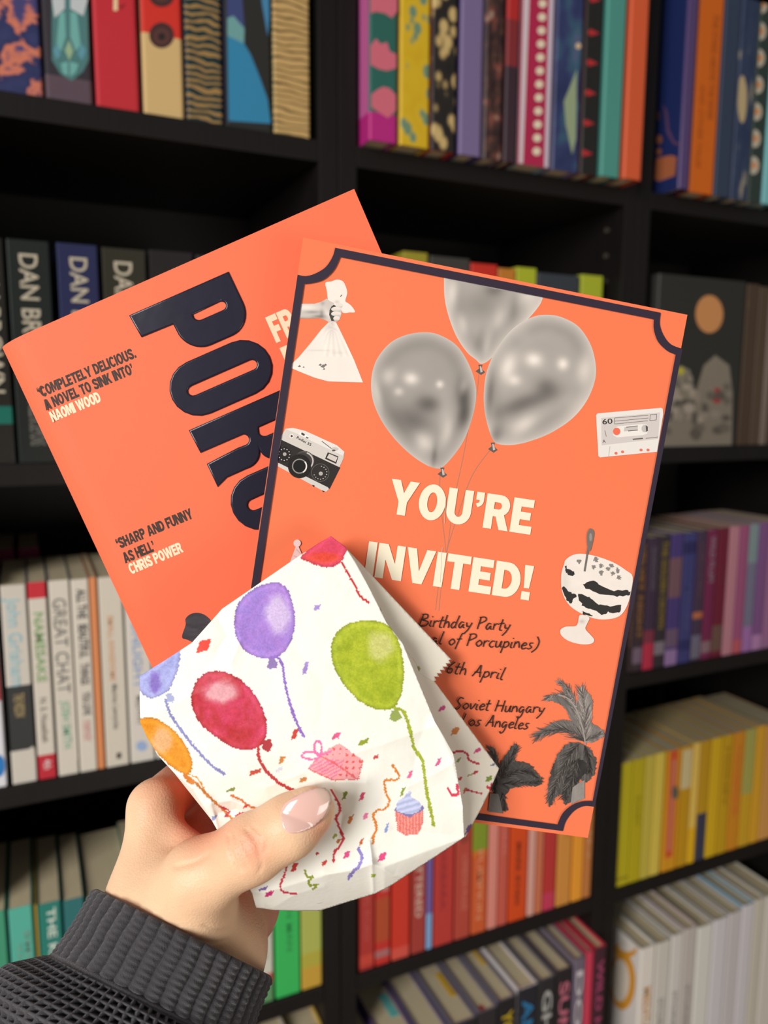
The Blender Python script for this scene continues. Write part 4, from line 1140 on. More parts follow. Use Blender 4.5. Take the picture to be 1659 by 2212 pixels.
def mass(poly, lo, hi, ang):
    ca, sa = math.cos(ang), math.sin(ang)
    P.tone(rag(smooth(poly, 3, True)[::1]), lambda x, y: g3(lo + (hi - lo) * vnoise((x * ca + y * sa) * .03, (-x * sa + y * ca) * .28, 8)), 3)


mass([(1208, 1472), (1222, 1478), (1238, 1506), (1250, 1540), (1266, 1600), (1248, 1592), (1236, 1560), (1222, 1535), (1206, 1520), (1176, 1510), (1190, 1500), (1212, 1504), (1222, 1506)], 70, 150, 1.0)
mass([(1252, 1484), (1266, 1492), (1278, 1510), (1277, 1545), (1278, 1562), (1302, 1576), (1298, 1594), (1262, 1602), (1254, 1560), (1246, 1520)], 90, 165, 1.4)
mass([(1264, 1602), (1240, 1582), (1205, 1580), (1176, 1588), (1154, 1592), (1170, 1574), (1205, 1556), (1235, 1560)], 80, 140, 0.1)
mass([(1224, 1606), (1258, 1606), (1278, 1622), (1287, 1648), (1282, 1672), (1264, 1690), (1252, 1684), (1246, 1712), (1222, 1738), (1214, 1716), (1198, 1722), (1186, 1742), (1182, 1710), (1188, 1672), (1200, 1636)], 40, 118, 1.6)
mass([(1236, 1640), (1256, 1640), (1272, 1660), (1254, 1680), (1240, 1700), (1222, 1728), (1214, 1720), (1222, 1680)], 28, 64, 1.7)
for sp, n, ln, lo, hi in (([(1262, 1600), (1255, 1560), (1240, 1520), (1215, 1498), (1182, 1506)], 110, 26, 80, 170), ([(1255, 1560), (1240, 1515), (1224, 1486), (1210, 1474)], 70, 22, 90, 170), ([(1262, 1598), (1264, 1560), (1262, 1520), (1256, 1494)], 130, 34, 90, 180),
                         ([(1262, 1600), (1225, 1576), (1190, 1576), (1162, 1588)], 150, 34, 70, 140), ([(1262, 1600), (1282, 1590), (1294, 1584)], 60, 16, 90, 150), ([(1250, 1606), (1226, 1640), (1202, 1690), (1192, 1715)], 170, 36, 56, 130), ([(1262, 1610), (1272, 1640), (1274, 1665)], 130, 18, 45, 100), ([(1246, 1640), (1235, 1680), (1218, 1716)], 100, 28, 45, 120)):
    frond(sp, n, ln, 2.6, lo, hi)
P.line([(1264, 1608), (1257, 1570), (1244, 1532), (1226, 1508), (1205, 1500)], 3, (156, 148, 142), 5)
P.tone([(1250, 1690), (1262, 1684), (1262, 1724), (1246, 1730), (1232, 1736), (1236, 1700)], lambda x, y: g3(130 + 20 * vnoise(x * .3, y * .1)), 5)
mass([(1056, 1616), (1068, 1618), (1080, 1650), (1092, 1628), (1108, 1608), (1116, 1614), (1110, 1640), (1140, 1648), (1166, 1678), (1164, 1696), (1130, 1696), (1098, 1706), (1090, 1730), (1096, 1748), (1076, 1740), (1074, 1716), (1060, 1700), (1072, 1660)], 42, 92, .6)
for sp, n, ln, lo, hi in (([(1080, 1680), (1070, 1645), (1062, 1622)], 80, 24, 60, 110), ([(1082, 1680), (1098, 1645), (1112, 1618)], 110, 24, 50, 96), ([(1082, 1682), (1112, 1668), (1138, 1664), (1160, 1678)], 150, 24, 50, 106), ([(1085, 1692), (1115, 1690), (1150, 1690), (1164, 1686)], 120, 18, 46, 96),
                         ([(1072, 1680), (1068, 1702), (1070, 1716)], 70, 14, 36, 64), ([(1084, 1710), (1088, 1730), (1088, 1746)], 60, 16, 46, 90)):
    frond(sp, n, ln, 2.6, lo, hi)
P.tone([(1058, 1712), (1076, 1714), (1086, 1756), (1054, 1752)], lambda x, y: g3(96 + 24 * vnoise(x * .3, y * .1)), 5)
# border with scalloped corners
TLo = smooth([(724, 536), (718, 556), (703, 578), (680, 592), (660, 597), (643, 594)], 5)
TLi = smooth([(657, 614), (675, 612), (700, 604), (722, 583), (735, 556)], 5)
TRo = smooth([(1426, 676), (1424, 700), (1432, 724), (1448, 744), (1473, 754)], 5)
TRi = smooth([(1458, 766), (1440, 758), (1420, 738), (1411, 712), (1411, 690)], 5)
BRo = smooth([(1284, 1742), (1262, 1740), (1240, 1750), (1222, 1772), (1215, 1794)], 5)
BRi = smooth([(1203, 1780), (1214, 1756), (1234, 1738), (1256, 1730), (1279, 1729)], 5)
BLo, BLi = [(545, 1705), (545, 1660), (490, 1640)], [(503, 1626), (557, 1640), (561, 1690)]
outer = list(map(tuple, TLo[::-1])) + list(map(tuple, TRo)) + [(1473, 754)] + list(map(tuple, BRo)) + BLo
inner = list(map(tuple, TLi)) + list(map(tuple, TRi[::-1])) + list(map(tuple, BRi[::-1])) + BLi[::-1]


def band(a, b):
    P.poly(list(map(tuple, a)) + list(map(tuple, b)), CN)


band(TLo, TLi)
band([(724, 536), (1426, 676)], [(1411, 690), (735, 556)])
band(TRo, TRi)
band([(1473, 754), (1284, 1742)], [(1279, 1729), (1458, 766)])
band(BRo, BRi)
band([(1215, 1794), (545, 1705)], [(561, 1692), (1203, 1780)])
band([(643, 594), (480, 1690)], [(496, 1690), (657, 614)])
# party hat
P.poly([(639, 1180), (645, 1180), (656, 1206), (622, 1226)], (226, 196, 192)); P.poly(ell(642, 1173, 8, 8, 16), (230, 206, 202)); P.line([(640, 1186), (650, 1196)], 2, (206, 170, 168)); P.line([(634, 1200), (648, 1206)], 2, (206, 170, 168))
IK = (62, 42, 36)
handwrite(P, 'Birthday Party', (905, 1352), (1100, 1362), 14, 2.6, IK)
handwrite(P, '(The Burial of Porcupines)'[12:], (930, 1390), (1156, 1404), 14, 2.6, IK) if False else handwrite(P, 'al of Porcupines)', (930, 1390), (1160, 1402), 14, 2.6, IK)
handwrite(P, '6th April', (962, 1452), (1086, 1468), 14, 2.6, IK)
handwrite(P, 'Soviet Hungary', (980, 1530), (1174, 1541), 13.5, 2.6, IK)
handwrite(P, 'Los Angeles', (996, 1565), (1140, 1575), 13.5, 2.6, IK)
rel(gq.build('card_sheet', M_MATTE), card)
# ------------------------------------------------------------------ the paper bag
bag = thing('paper_bag', 'small white paper party bag printed with balloons and confetti, pinched by the thumb', 'paper bag', tuple(unproj(715, 1800, 0.24)))
FRONT = [(715, 1158), (690, 1172), (640, 1205), (560, 1260), (480, 1315), (440, 1360), (415, 1388), (360, 1424), (302, 1460), (302, 1510), (303, 1560), (318, 1592), (340, 1630), (375, 1668),
         (415, 1704), (445, 1750), (475, 1802), (510, 1870), (545, 1930), (553, 1960), (590, 1965), (640, 1967), (690, 1967), (750, 1948), (810, 1930), (845, 1912), (872, 1894), (940, 1850), (1003, 1808), (1001, 1775), (1000, 1740),
         (990, 1685), (980, 1630), (960, 1592), (940, 1560), (905, 1475), (870, 1390), (835, 1345), (812, 1298), (790, 1255), (768, 1215), (745, 1180)]
CREASE = [([(575, 1700), (760, 1630), (965, 1560)], -0.0011, 30), ([(300, 1560), (420, 1500), (500, 1470)], -0.0006, 24), ([(470, 1335), (492, 1372), (470, 1405)], 0.0012, 14), ([(500, 1330), (520, 1380), (500, 1430)], -0.0010, 16),
          ([(455, 1735), (500, 1728), (560, 1752)], -0.0016, 11), ([(470, 1758), (510, 1748), (560, 1775)], 0.0013, 10), ([(420, 1700), (452, 1722), (470, 1790)], -0.0010, 9), ([(640, 1705), (700, 1688), (790, 1690)], -0.0014, 16), ([(718, 1700), (740, 1760), (725, 1850)], 0.0014, 18),
          ([(798, 1820), (803, 1862), (806, 1925)], -0.0016, 6), ([(803, 1864), (850, 1890), (872, 1893)], -0.0012, 10), ([(803, 1864), (770, 1880), (700, 1888)], -0.0008, 9), ([(940, 1555), (975, 1640), (1000, 1745)], -0.0007, 14), ([(930, 1540), (905, 1600), (890, 1680)], 0.0006, 30),
          ([(880, 1700), (960, 1660), (990, 1640)], -0.0007, 16), ([(590, 1960), (640, 1930), (700, 1915)], -0.0007, 12), ([(560, 1935), (572, 1950), (590, 1965)], 0.0009, 8), ([(640, 1400), (700, 1480), (690, 1560)], 0.0005, 40), ([(850, 1790), (930, 1800), (1003, 1808)], 0.0008, 14)]
RX, RYY = [540, 570, 650, 720, 800, 830, 900, 1003], [1925, 1928, 1905, 1886, 1868, 1872, 1846, 1808]


def bag_z(x, y):
    z = 0.2372 + 0.000004 * (x - 650) + 0.0000015 * (y - 1500)
    z = z - 0.0046 * gs(x, y, 660, 1560, 300, 330) + 0.0022 * gs(x, y, 650, 1780, 80, 60)
    d = np.maximum(0, y - np.interp(x, RX, RYY))
    z = z + d * 0.000125 * (1 + d / 120)
    for line, amp, wd in CREASE:
        q = segdist(line, x, y)
        z = z + amp * np.exp(-q / wd)
    z = z + 0.0007 * (vnoise(x * .012, y * .012, 11) - .5) + 0.00012 * (vnoise(x * .05, y * .05, 12) - .5)
    return z


pol = lambda *a: smooth(a, 5, True)
BALLOONS = [
    ([(715, 1150), (752, 1176), (744, 1200), (736, 1214), (715, 1225), (690, 1223), (665, 1213), (650, 1202), (690, 1168)], (214, 62, 92), (222, 66, 48), (700, 1204, 40, 12), (214, 62, 92)),
    ([(590, 1258), (614, 1264), (627, 1287), (636, 1320), (637, 1352), (628, 1387), (610, 1412), (585, 1422), (555, 1420), (530, 1406), (512, 1380), (506, 1345), (512, 1310), (530, 1285), (560, 1266)], (168, 126, 210), (206, 184, 226), (600, 1325, 26, 46), (150, 120, 206)),
    ([(290, 1470), (302, 1458), (350, 1420), (388, 1398), (386, 1440), (371, 1480), (355, 1498), (330, 1508), (310, 1501), (298, 1485)], (166, 170, 224), (128, 106, 190), (335, 1475, 12, 26), (150, 156, 214)),
    ([(462, 1450), (490, 1452), (522, 1470), (549, 1498), (569, 1535), (577, 1570), (571, 1600), (555, 1616), (530, 1621), (500, 1613), (465, 1591), (435, 1566), (418, 1536), (413, 1505), (422, 1475), (440, 1456)], (206, 62, 96), (222, 160, 168), (478, 1496, 36, 24), (178, 38, 44)),
    ([(800, 1340), (830, 1346), (851, 1366), (866, 1400), (872, 1440), (871, 1476), (863, 1510), (846, 1531), (815, 1532), (780, 1517), (745, 1482), (722, 1441), (715, 1405), (722, 1375), (745, 1351), (770, 1342)], (176, 188, 44), (200, 202, 116), (822, 1395, 30, 34), (150, 168, 30)),
    ([(296, 1556), (330, 1550), (365, 1568), (396, 1600), (413, 1635), (415, 1660), (405, 1673), (390, 1669), (365, 1651), (335, 1622), (305, 1585)], (228, 148, 36), (226, 172, 118), (350, 1600, 22, 32), (222, 138, 20)),
]
STRINGS = [([(738, 1216), (752, 1240), (766, 1262), (778, 1288), (796, 1302)], 5, (196, 50, 52)), ([(582, 1422), (600, 1420), (610, 1436), (615, 1470), (622, 1505), (635, 1545), (645, 1570), (656, 1590)], 6, (142, 108, 196)),
           ([(358, 1512), (370, 1545), (400, 1588), (430, 1625), (460, 1655), (485, 1672)], 6, (134, 136, 190)), ([(558, 1612), (560, 1640), (580, 1670), (610, 1695), (645, 1712)], 7, (184, 56, 56)),
           ([(852, 1530), (872, 1538), (885, 1575), (895, 1615), (913, 1645), (920, 1700), (930, 1750), (937, 1782)], 7, (160, 174, 46)), ([(403, 1675), (430, 1698), (450, 1720), (478, 1745), (505, 1772)], 6, (206, 124, 50)), ([(408, 1672), (428, 1682), (442, 1706)], 3, (214, 140, 50)),
           ([(848, 1653), (858, 1668), (862, 1679), (852, 1685), (832, 1685), (831, 1702), (838, 1722), (841, 1732), (832, 1747), (812, 1752), (806, 1762), (812, 1780), (813, 1792), (806, 1808), (806, 1822)], 5, (222, 134, 52)),
           ([(715, 1707), (728, 1728), (735, 1750), (726, 1766), (732, 1786), (741, 1808), (736, 1824), (722, 1842), (720, 1860)], 6, (204, 58, 70)), ([(775, 1832), (782, 1848), (777, 1868), (762, 1883), (754, 1896)], 7, (142, 130, 200)),
           ([(659, 1880), (664, 1894), (676, 1893), (668, 1902), (670, 1912), (684, 1910), (676, 1920)], 5, (142, 156, 52)), ([(620, 1872), (612, 1896), (605, 1914), (613, 1926), (640, 1930)], 4.5, (206, 60, 80)),
           ([(500, 1718), (520, 1728), (540, 1742), (562, 1750)], 5, (214, 120, 60)), ([(510, 1763), (524, 1756), (552, 1760)], 4, (200, 60, 80)), ([(968, 1704), (978, 1718), (990, 1712), (986, 1695)], 6, (214, 66, 92)), ([(478, 1742), (494, 1750), (488, 1764)], 5, (196, 50, 70))]
CONF = [(637, 1586, 5, 10, 198, 66, 56), (726, 1590, 8, 6, 222, 92, 140), (785, 1603, 9, 5, 142, 156, 40), (812, 1635, 5, 4, 206, 82, 80), (552, 1667, 11, 5, 206, 80, 60), (609, 1641, 5, 7, 206, 130, 60), (655, 1684, 7, 4, 206, 140, 80), (947, 1646, 4, 8, 222, 100, 150),
        (885, 1674, 4, 7, 222, 100, 150), (870, 1710, 3, 8, 140, 160, 60), (745, 1718, 4, 8, 130, 150, 60), (782, 1720, 4, 8, 222, 80, 120), (757, 1770, 4, 8, 206, 124, 60), (790, 1763, 4, 6, 226, 120, 160), (835, 1788, 3, 9, 140, 160, 214), (781, 1818, 3, 7, 206, 100, 60), (701, 1864, 4, 6, 206, 66, 56),
        (686, 1843, 3, 3, 200, 50, 50), (749, 1846, 5, 6, 222, 80, 140), (826, 1850, 6, 8, 222, 76, 130), (636, 1873, 5, 8, 206, 66, 56), (581, 1930, 7, 5, 216, 60, 130), (567, 1920, 8, 3, 120, 100, 170), (724, 1805, 4, 4, 150, 160, 60), (731, 1817, 3, 4, 206, 130, 60), (806, 1891, 4, 3, 150, 170, 60),
        (440, 1395, 12, 12, 226, 70, 56), (685, 1312, 6, 5, 164, 140, 206), (660, 1443, 4, 12, 160, 136, 206), (490, 1788, 5, 7, 206, 60, 80), (462, 1768, 4, 5, 150, 160, 214), (530, 1742, 4, 3, 200, 60, 60), (498, 1706, 8, 3, 130, 140, 60), (604, 1662, 6, 4, 206, 210, 220), (695, 1708, 6, 3, 90, 110, 60), (803, 1808, 2, 3, 222, 150, 100)]
PAPER = (243, 242, 232)


def bag_paint(x0, y0):
    jx, jy = 4 * (vnoise(x0 * .25, y0 * .25, 1) - .5), 4 * (vnoise(x0 * .25, y0 * .25, 2) - .5)
    x, y = x0 + jx, y0 + jy
    c = np.tile(np.array(PAPER, float), (len(x), 1)) + 4 * (vnoise(x0 * .03, y0 * .03, 3) - .5)[:, None]
    n1, n2 = vnoise(x0 * .06, y0 * .06, 6, 4), vnoise(x0 * .4, y0 * .4, 7, 2)
    for pts, base, light, (hx, hy, sx, sy), dark in BALLOONS:
        q = smooth(pts, 4, True)
        m = inside(q, x, y)
        if not m.any():
            continue
        X, Y = x[m], y[m]
        d = segdist(q, X, Y, True)
        a = np.clip(gs(X, Y, hx, hy, sx, sy) * 2.2 - 0.4 + 0.9 * (n1[m] - .5), 0, 1)[:, None]
        cc = np.array(base, float) * np.ones((m.sum(), 1))
        k = np.clip(1.7 * (n1[m] - .38) + 0.25, 0, 1)[:, None]
        cc = cc * (1 - k) + np.array(dark, float) * k
        cc = cc * (1 - a) + np.array(light, float) * a
        cc = cc * (0.9 + 0.2 * n2[m])[:, None]
        cc = cc * (1 - 0.20 * np.exp(-d / 2.5))[:, None] + 12 * np.exp(-((d - 9) / 5) ** 2)[:, None]
        c[m] = cc
    for pts, w_, col in STRINGS:
        q = smooth(pts, 5)
        m = (segdist(q, x, y) < w_ / 2 + 1.2 * (n2 - .5))
        c[m] = np.array(col) * (0.85 + 0.3 * n2[m])[:, None]
    for pts, col in (([(581, 1424), (592, 1422), (600, 1430), (598, 1442), (580, 1446), (577, 1440)], (140, 118, 176)), ([(358, 1500), (368, 1496), (378, 1506), (374, 1518), (362, 1516)], (160, 168, 206)), ([(567, 1598), (585, 1597), (589, 1610), (580, 1626), (567, 1617)], (172, 56, 62)),
                     ([(845, 1535), (858, 1532), (869, 1550), (852, 1559), (842, 1553)], (150, 166, 84)), ([(395, 1674), (404, 1672), (420, 1690), (416, 1697), (404, 1690)], (206, 122, 40))):
        c[inside(pts, x, y)] = col
    for cx, cy, a, b, r_, g_, b_ in CONF:
        m = (np.abs(x - cx + (y - cy) * .3) < a) & (np.abs(y - cy + (x - cx) * .3) < b)
        c[m] = np.array((r_, g_, b_)) * (0.88 + 0.24 * n1[m])[:, None]
    # gift box
    m = inside([(664, 1661), (687, 1631), (732, 1605), (784, 1642), (776, 1684), (718, 1686)], x, y)
    st = (np.sin((x + 1.9 * y) * .42) > 0.1)
    left = inside([(664, 1661), (684, 1634), (745, 1628), (738, 1660), (718, 1686)], x, y)
    c[m] = np.array((238, 166, 168)) + 14 * (n2[m] - .5)[:, None]
    c[m & left & st & (y > 1640)] = (226, 124, 160)
    c[m & ~left & (np.hypot((x % 14) - 7, (y % 14) - 7) < 3)] = (226, 92, 92)
    c[m & (segdist([(690, 1632), (726, 1650), (770, 1682)], x, y) < 2)] = (230, 104, 110)
    c[m & (segdist([(664, 1661), (718, 1686), (776, 1684), (784, 1642)], x, y) < 2)] = (226, 110, 96)
    for loop in (ell(672, 1632, 20, 8, 16), ell(687, 1615, 8, 15, 16)):
        c[segdist(loop, x, y, True) < 2.3] = (226, 116, 172)
    c[segdist([(690, 1632), (715, 1622)], x, y) < 2.2] = (226, 116, 172)
    # cupcake
    m = inside([(852, 1752), (884, 1764), (914, 1748), (915, 1776), (904, 1801), (890, 1804), (874, 1804), (859, 1795)], x, y)
    c[m] = np.where(np.sin(x[m] * .9) > .25, 1, 0)[:, None] * np.array((18, 36, 34)) + np.array((224, 120, 112))
    m = inside([(852, 1752), (854, 1742), (884, 1752), (912, 1738), (916, 1748), (884, 1766)], x, y)
    c[m] = (132, 120, 170)
    m = inside(smooth([(855, 1746), (859, 1732), (868, 1724), (876, 1718), (883, 1708), (888, 1710), (890, 1722), (903, 1730), (911, 1742), (900, 1754), (880, 1758), (862, 1754)], 4, True), x, y)
    c[m] = np.array((190, 198, 232)) + 16 * np.sin((y[m] + .3 * x[m]) * .5)[:, None]
    return np.clip(c, 0, 255)


def sheet(name, poly, step, zf, paint, th=0.0002, label=None):
    v, f = fill(poly, step)
    g = Geo()
    g.add(unproj(v[:, 0], v[:, 1], zf(v[:, 0], v[:, 1])), f, lin(paint(v[:, 0], v[:, 1])))
    o = g.build(name, M_BAG, None, smooth=True)
    md = o.modifiers.new('thickness', 'SOLIDIFY')
    md.thickness = th
    md.offset = 0
    rel(o, bag)
    if label:
        o['label'] = label
    return o


def dense(poly, d=6):
    A = np.asarray(poly, float)
    out = []
    for a, b in zip(A, np.roll(A, -1, 0)):
        n = max(1, int(np.hypot(*(b - a)) / d))
        out += [tuple(a + (b - a) * i / n) for i in range(n)]
    return out


sheet('front_panel', dense(FRONT), 2.7, bag_z, bag_paint)
zig = [(975, 1425)]
for i in range(6):
    zig += [(975 - 6.3 * (i + .2) - 5, 1425 + 7.2 * (i + .2) - 1), (975 - 6.3 * (i + .8) + 4, 1425 + 7.2 * (i + .8) + 3)]
zig += [(935, 1472)]
PLAIN = lambda x, y: np.tile(np.array((236, 230, 214), float), (len(x), 1))
STRIP = [(722, 1166), (744, 1180)] + zig + [(880, 1440), (850, 1395), (815, 1315), (770, 1240), (735, 1190)]


def strip_paint(x, y):
    c = PLAIN(x, y)
    c[segdist([(818, 1318), (840, 1362), (868, 1402), (905, 1446)], x, y) < 3.2] = (150, 152, 70)
    c[segdist([(740, 1196), (752, 1222), (772, 1256)], x, y) < 3] = (206, 80, 76)
    return c


sheet('back_flap', dense(STRIP), 4, lambda x, y: 0.2395 + 0.000055 * np.maximum(0, x - np.interp(y, [1160, 1300, 1470], [735, 800, 900])) + 0.000010 * (y - 1170), strip_paint, label='plain inner flap with a zigzag-cut edge')
GUS = [(868, 1392), (905, 1440), (937, 1470), (1010, 1568), (1078, 1660), (1056, 1712), (1034, 1756), (1005, 1808), (985, 1800), (960, 1640), (930, 1560)]


def gus_paint(x, y):
    c = PLAIN(x, y)
    for pts, w_, col in (([(972, 1630), (990, 1622), (1008, 1628), (1014, 1642), (1033, 1650)], 5, (190, 60, 76)), ([(1002, 1712), (1008, 1706), (1022, 1710), (1040, 1714)], 4, (196, 56, 76)), ([(1052, 1700), (1060, 1704), (1062, 1694)], 6, (206, 60, 80))):
        c[segdist(smooth(pts, 4), x, y) < w_ / 2] = col
    for cx, cy, a, b, col in ((955, 1530, 6, 5, (206, 80, 140)), (983, 1579, 7, 7, (206, 130, 70)), (1031, 1621, 6, 4, (206, 80, 130)), (1027, 1668, 4, 3, (190, 60, 70)), (990, 1683, 8, 3, (200, 70, 70)), (1005, 1705, 4, 3, (200, 110, 60)), (1012, 1791, 5, 9, (130, 96, 160)), (990, 1642, 3, 4, (130, 150, 70)), (910, 1500, 3, 3, (130, 100, 180)), (1064, 1652, 4, 2, (110, 120, 150)), (1056, 1682, 6, 5, (130, 150, 60)), (1015, 1674, 4, 2, (150, 150, 80))):
        c[(np.abs(x - cx + (y - cy) * .3) < a) & (np.abs(y - cy + (x - cx) * .3) < b)] = col
    return c


sheet('side_gusset', dense(GUS), 3, lambda x, y: 0.2415 + 0.00011 * np.maximum(0, x - np.interp(y, [1390, 1560, 1640, 1740, 1808], [865, 935, 975, 998, 1002])) ** 0.98 + 0.000003 * (y - 1390), gus_paint)
BACK = [(722, 1166), (640, 1206), (480, 1318), (415, 1390), (306, 1462), (306, 1556), (345, 1630), (480, 1800), (560, 1945), (690, 1952), (990, 1790), (960, 1620), (870, 1430), (800, 1310)]
sheet('back_panel', dense(BACK, 20), 20, lambda x, y: 0.2425 + 0.000006 * (y - 1200), PLAIN)


# ------------------------------------------------------------------ the person: left hand and sleeve
def K(px, py, z):
    return np.array([(px - W / 2) / FPX * z, (py - H / 2) / FPX * z, z])


def cone(a, ra, b, rb):
    return (K(*a), ra, K(*b), rb)


def sd_cone(p, c):
    a, ra, b, rb = c
    ba = b - a
    t = np.clip(((p - a) @ ba) / (ba @ ba), 0, 1)
    q = p - a - t[..., None] * ba
    return np.sqrt((q * q).sum(-1)) - (ra + (rb - ra) * t)


def smin(a, b, k):
    h = np.maximum(k - np.abs(a - b), 0) / k
    return np.minimum(a, b) - h * h * k * 0.25


WR, WU = (330, 1962, .2440), (462, 2062, .2520)
PALM = [cone((300, 2080, .252), .0140, WR, .0135), cone((430, 2180, .258), .0165, WU, .0150), cone((360, 2120, .252), .0165, (392, 2015, .2470), .0165),
        cone(WR, .0130, (334, 1743, .2580), .0082), cone((395, 2010, .252), .0145, (430, 1768, .2850), .0098), cone((435, 2040, .256), .0140, (505, 1815, .3040), .0095),
        cone(WU, .0140, (516, 1955, .2860), .0128), cone((516, 1955, .2860), .0128, (565, 1868, .3070), .0095), cone((430, 1960, .268), .012, (470, 1890, .292), .011)]
THUMB = [cone((368, 2024, .2460), .0150, (405, 1955, .2385), .0150), cone((405, 1955, .2385), .0142, (432, 1896, .2320), .0106), cone((432, 1896, .2320), .0106, (545, 1832, .2250), .0089), cone((545, 1832, .2250), .0089, (625, 1785, .2238), .0082), cone((625, 1785, .2238), .0082, (672, 1752, .2250), .0070)]
WEB = [cone((385, 1905, .2440), .0062, (352, 1806, .2580), .0044)]
RIDGE = [cone((352, 1782, .2535), .0042, (452, 1852, .2435), .0042)]
FINGERS = [[cone((334, 1743, .2580), .0082, (424, 1668, .2945), .0090), cone((424, 1668, .2945), .0090, (560, 1560, .2935), .0080), cone((560, 1560, .2935), .0080, (690, 1480, .2925), .0070)],
           [cone((430, 1768, .2850), .0095, (640, 1600, .2950), .0084), cone((640, 1600, .2950), .0084, (790, 1530, .2940), .0078), cone((790, 1530, .2940), .0078, (868, 1500, .2930), .0068)],
           [cone((505, 1815, .3040), .0090, (730, 1680, .2960), .0080), cone((730, 1680, .2960), .0080, (860, 1630, .2940), .0074), cone((860, 1630, .2940), .0074, (935, 1604, .2935), .0066)],
           [cone((565, 1868, .3070), .0088, (740, 1780, .2960), .0072), cone((740, 1780, .2960), .0072, (830, 1738, .2940), .0066), cone((830, 1738, .2940), .0066, (888, 1712, .2935), .0058)]]
hs = 0.00075
lo = np.array([K(200, 1400, .26)[0] - .012, K(0, 1440, .27)[1] - .006, .205])
hi = np.array([K(960, 0, .30)[0] + .006, K(0, 2150, .262)[1] + .012, .322])
dims = np.ceil((hi - lo) / hs).astype(int) + 1
axs = [lo[i] + hs * np.arange(dims[i]) for i in range(3)]
FAR = 0.03


def apply_cones(F, cones, k, pad=0.012):
    for c in cones:
        a, ra, b, rb = c
        r = max(ra, rb) + pad
        mn, mx = np.minimum(a, b) - r, np.maximum(a, b) + r
        sl = []
        for i in range(3):
            i0 = max(0, int((mn[i] - lo[i]) / hs))
            i1 = min(dims[i], int((mx[i] - lo[i]) / hs) + 2)
            if i1 <= i0:
                break
            sl.append(slice(i0, i1))
        else:
            G = np.stack(np.meshgrid(*[axs[i][sl[i]] for i in range(3)], indexing='ij'), -1)
            d = sd_cone(G, c)
            S_ = tuple(sl)
            F[S_] = smin(F[S_], d, k)


F0 = np.full(dims, FAR)
apply_cones(F0, PALM, .010)
FT = np.full(dims, FAR)
apply_cones(FT, THUMB, .005)
FW_ = F0.copy()
apply_cones(FW_, WEB, .007)
FW_ = smin(FW_, FT, .0062)
apply_cones(FW_, RIDGE, .0045)
FF = FW_
for fg in FINGERS:
    T = np.full(dims, FAR)
    apply_cones(T, fg, .003)
    m = T < FAR
    FF = np.where(m, np.minimum(FF, smin(FW_, T, .004)), FF)


def surface_nets(F):
    s = F < 0
    n = F.shape
    cnt = np.zeros([d - 1 for d in n])
    acc = np.zeros([d - 1 for d in n] + [3])
    for ax in range(3):
        A = [slice(None)] * 3
        B = [slice(None)] * 3
        A[ax], B[ax] = slice(0, -1), slice(1, None)
        fa, fb = F[tuple(A)], F[tuple(B)]
        cr = s[tuple(A)] != s[tuple(B)]
        t = np.where(cr, fa / np.where(cr, fa - fb, 1), 0)
        o = [i for i in range(3) if i != ax]
        for da in (0, 1):
            for db in (0, 1):
                sl = [None] * 3
                sl[ax] = slice(None)
                sl[o[0]] = slice(da, n[o[0]] - 1 + da)
                sl[o[1]] = slice(db, n[o[1]] - 1 + db)
                c_ = cr[tuple(sl)]
                cnt += c_
                acc[..., ax] += c_ * t[tuple(sl)]
                acc[..., o[0]] += c_ * da
                acc[..., o[1]] += c_ * db
    use = cnt > 0
    idx = np.full(cnt.shape, -1)
    idx[use] = np.arange(use.sum())
    V = (np.argwhere(use) + acc[use] / cnt[use][:, None]) * hs + lo
    Q = []
    for ax in range(3):
        A = [slice(None)] * 3
        B = [slice(None)] * 3
        A[ax], B[ax] = slice(0, -1), slice(1, None)
        fa, fb = s[tuple(A)], s[tuple(B)]
        o = [(ax + 1) % 3, (ax + 2) % 3]
        I = np.argwhere(fa != fb)
        I = I[(I[:, o[0]] > 0) & (I[:, o[1]] > 0) & (I[:, o[0]] < n[o[0]] - 1) & (I[:, o[1]] < n[o[1]] - 1)]
        d0, d1 = np.zeros(3, int), np.zeros(3, int)
        d0[o[0]], d1[o[1]] = 1, 1
        g_ = lambda J: idx[J[:, 0], J[:, 1], J[:, 2]]
        q = np.stack([g_(I - d0 - d1), g_(I - d1), g_(I), g_(I - d0)], 1)
        fl = fa[tuple(I.T)]
        q[~fl] = q[~fl][:, ::-1]
        Q.append(q)
    return V, np.concatenate(Q)


HV, HQ = surface_nets(FF)
HN = np.zeros_like(HV)
fn = np.cross(HV[HQ[:, 2]] - HV[HQ[:, 0]], HV[HQ[:, 3]] - HV[HQ[:, 1]])
for i in range(4):
    np.add.at(HN, HQ[:, i], fn)
HN /= np.linalg.norm(HN, axis=1)[:, None] + 1e-12
for _ in range(2):                                     # relax the surface a little
    acc, cnt = np.zeros_like(HV), np.zeros(len(HV))
    for i in range(4):
        np.add.at(acc, HQ[:, i], HV[HQ[:, (i + 1) % 4]] + HV[HQ[:, (i + 3) % 4]])
        np.add.at(cnt, HQ[:, i], 2)
    HV = 0.5 * HV + 0.5 * acc / cnt[:, None]
hx, hy = HV[:, 0] / HV[:, 2] * FPX + W / 2, HV[:, 1] / HV[:, 2] * FPX + H / 2
front = np.clip(-HN[:, 2] * 2, 0, 1)
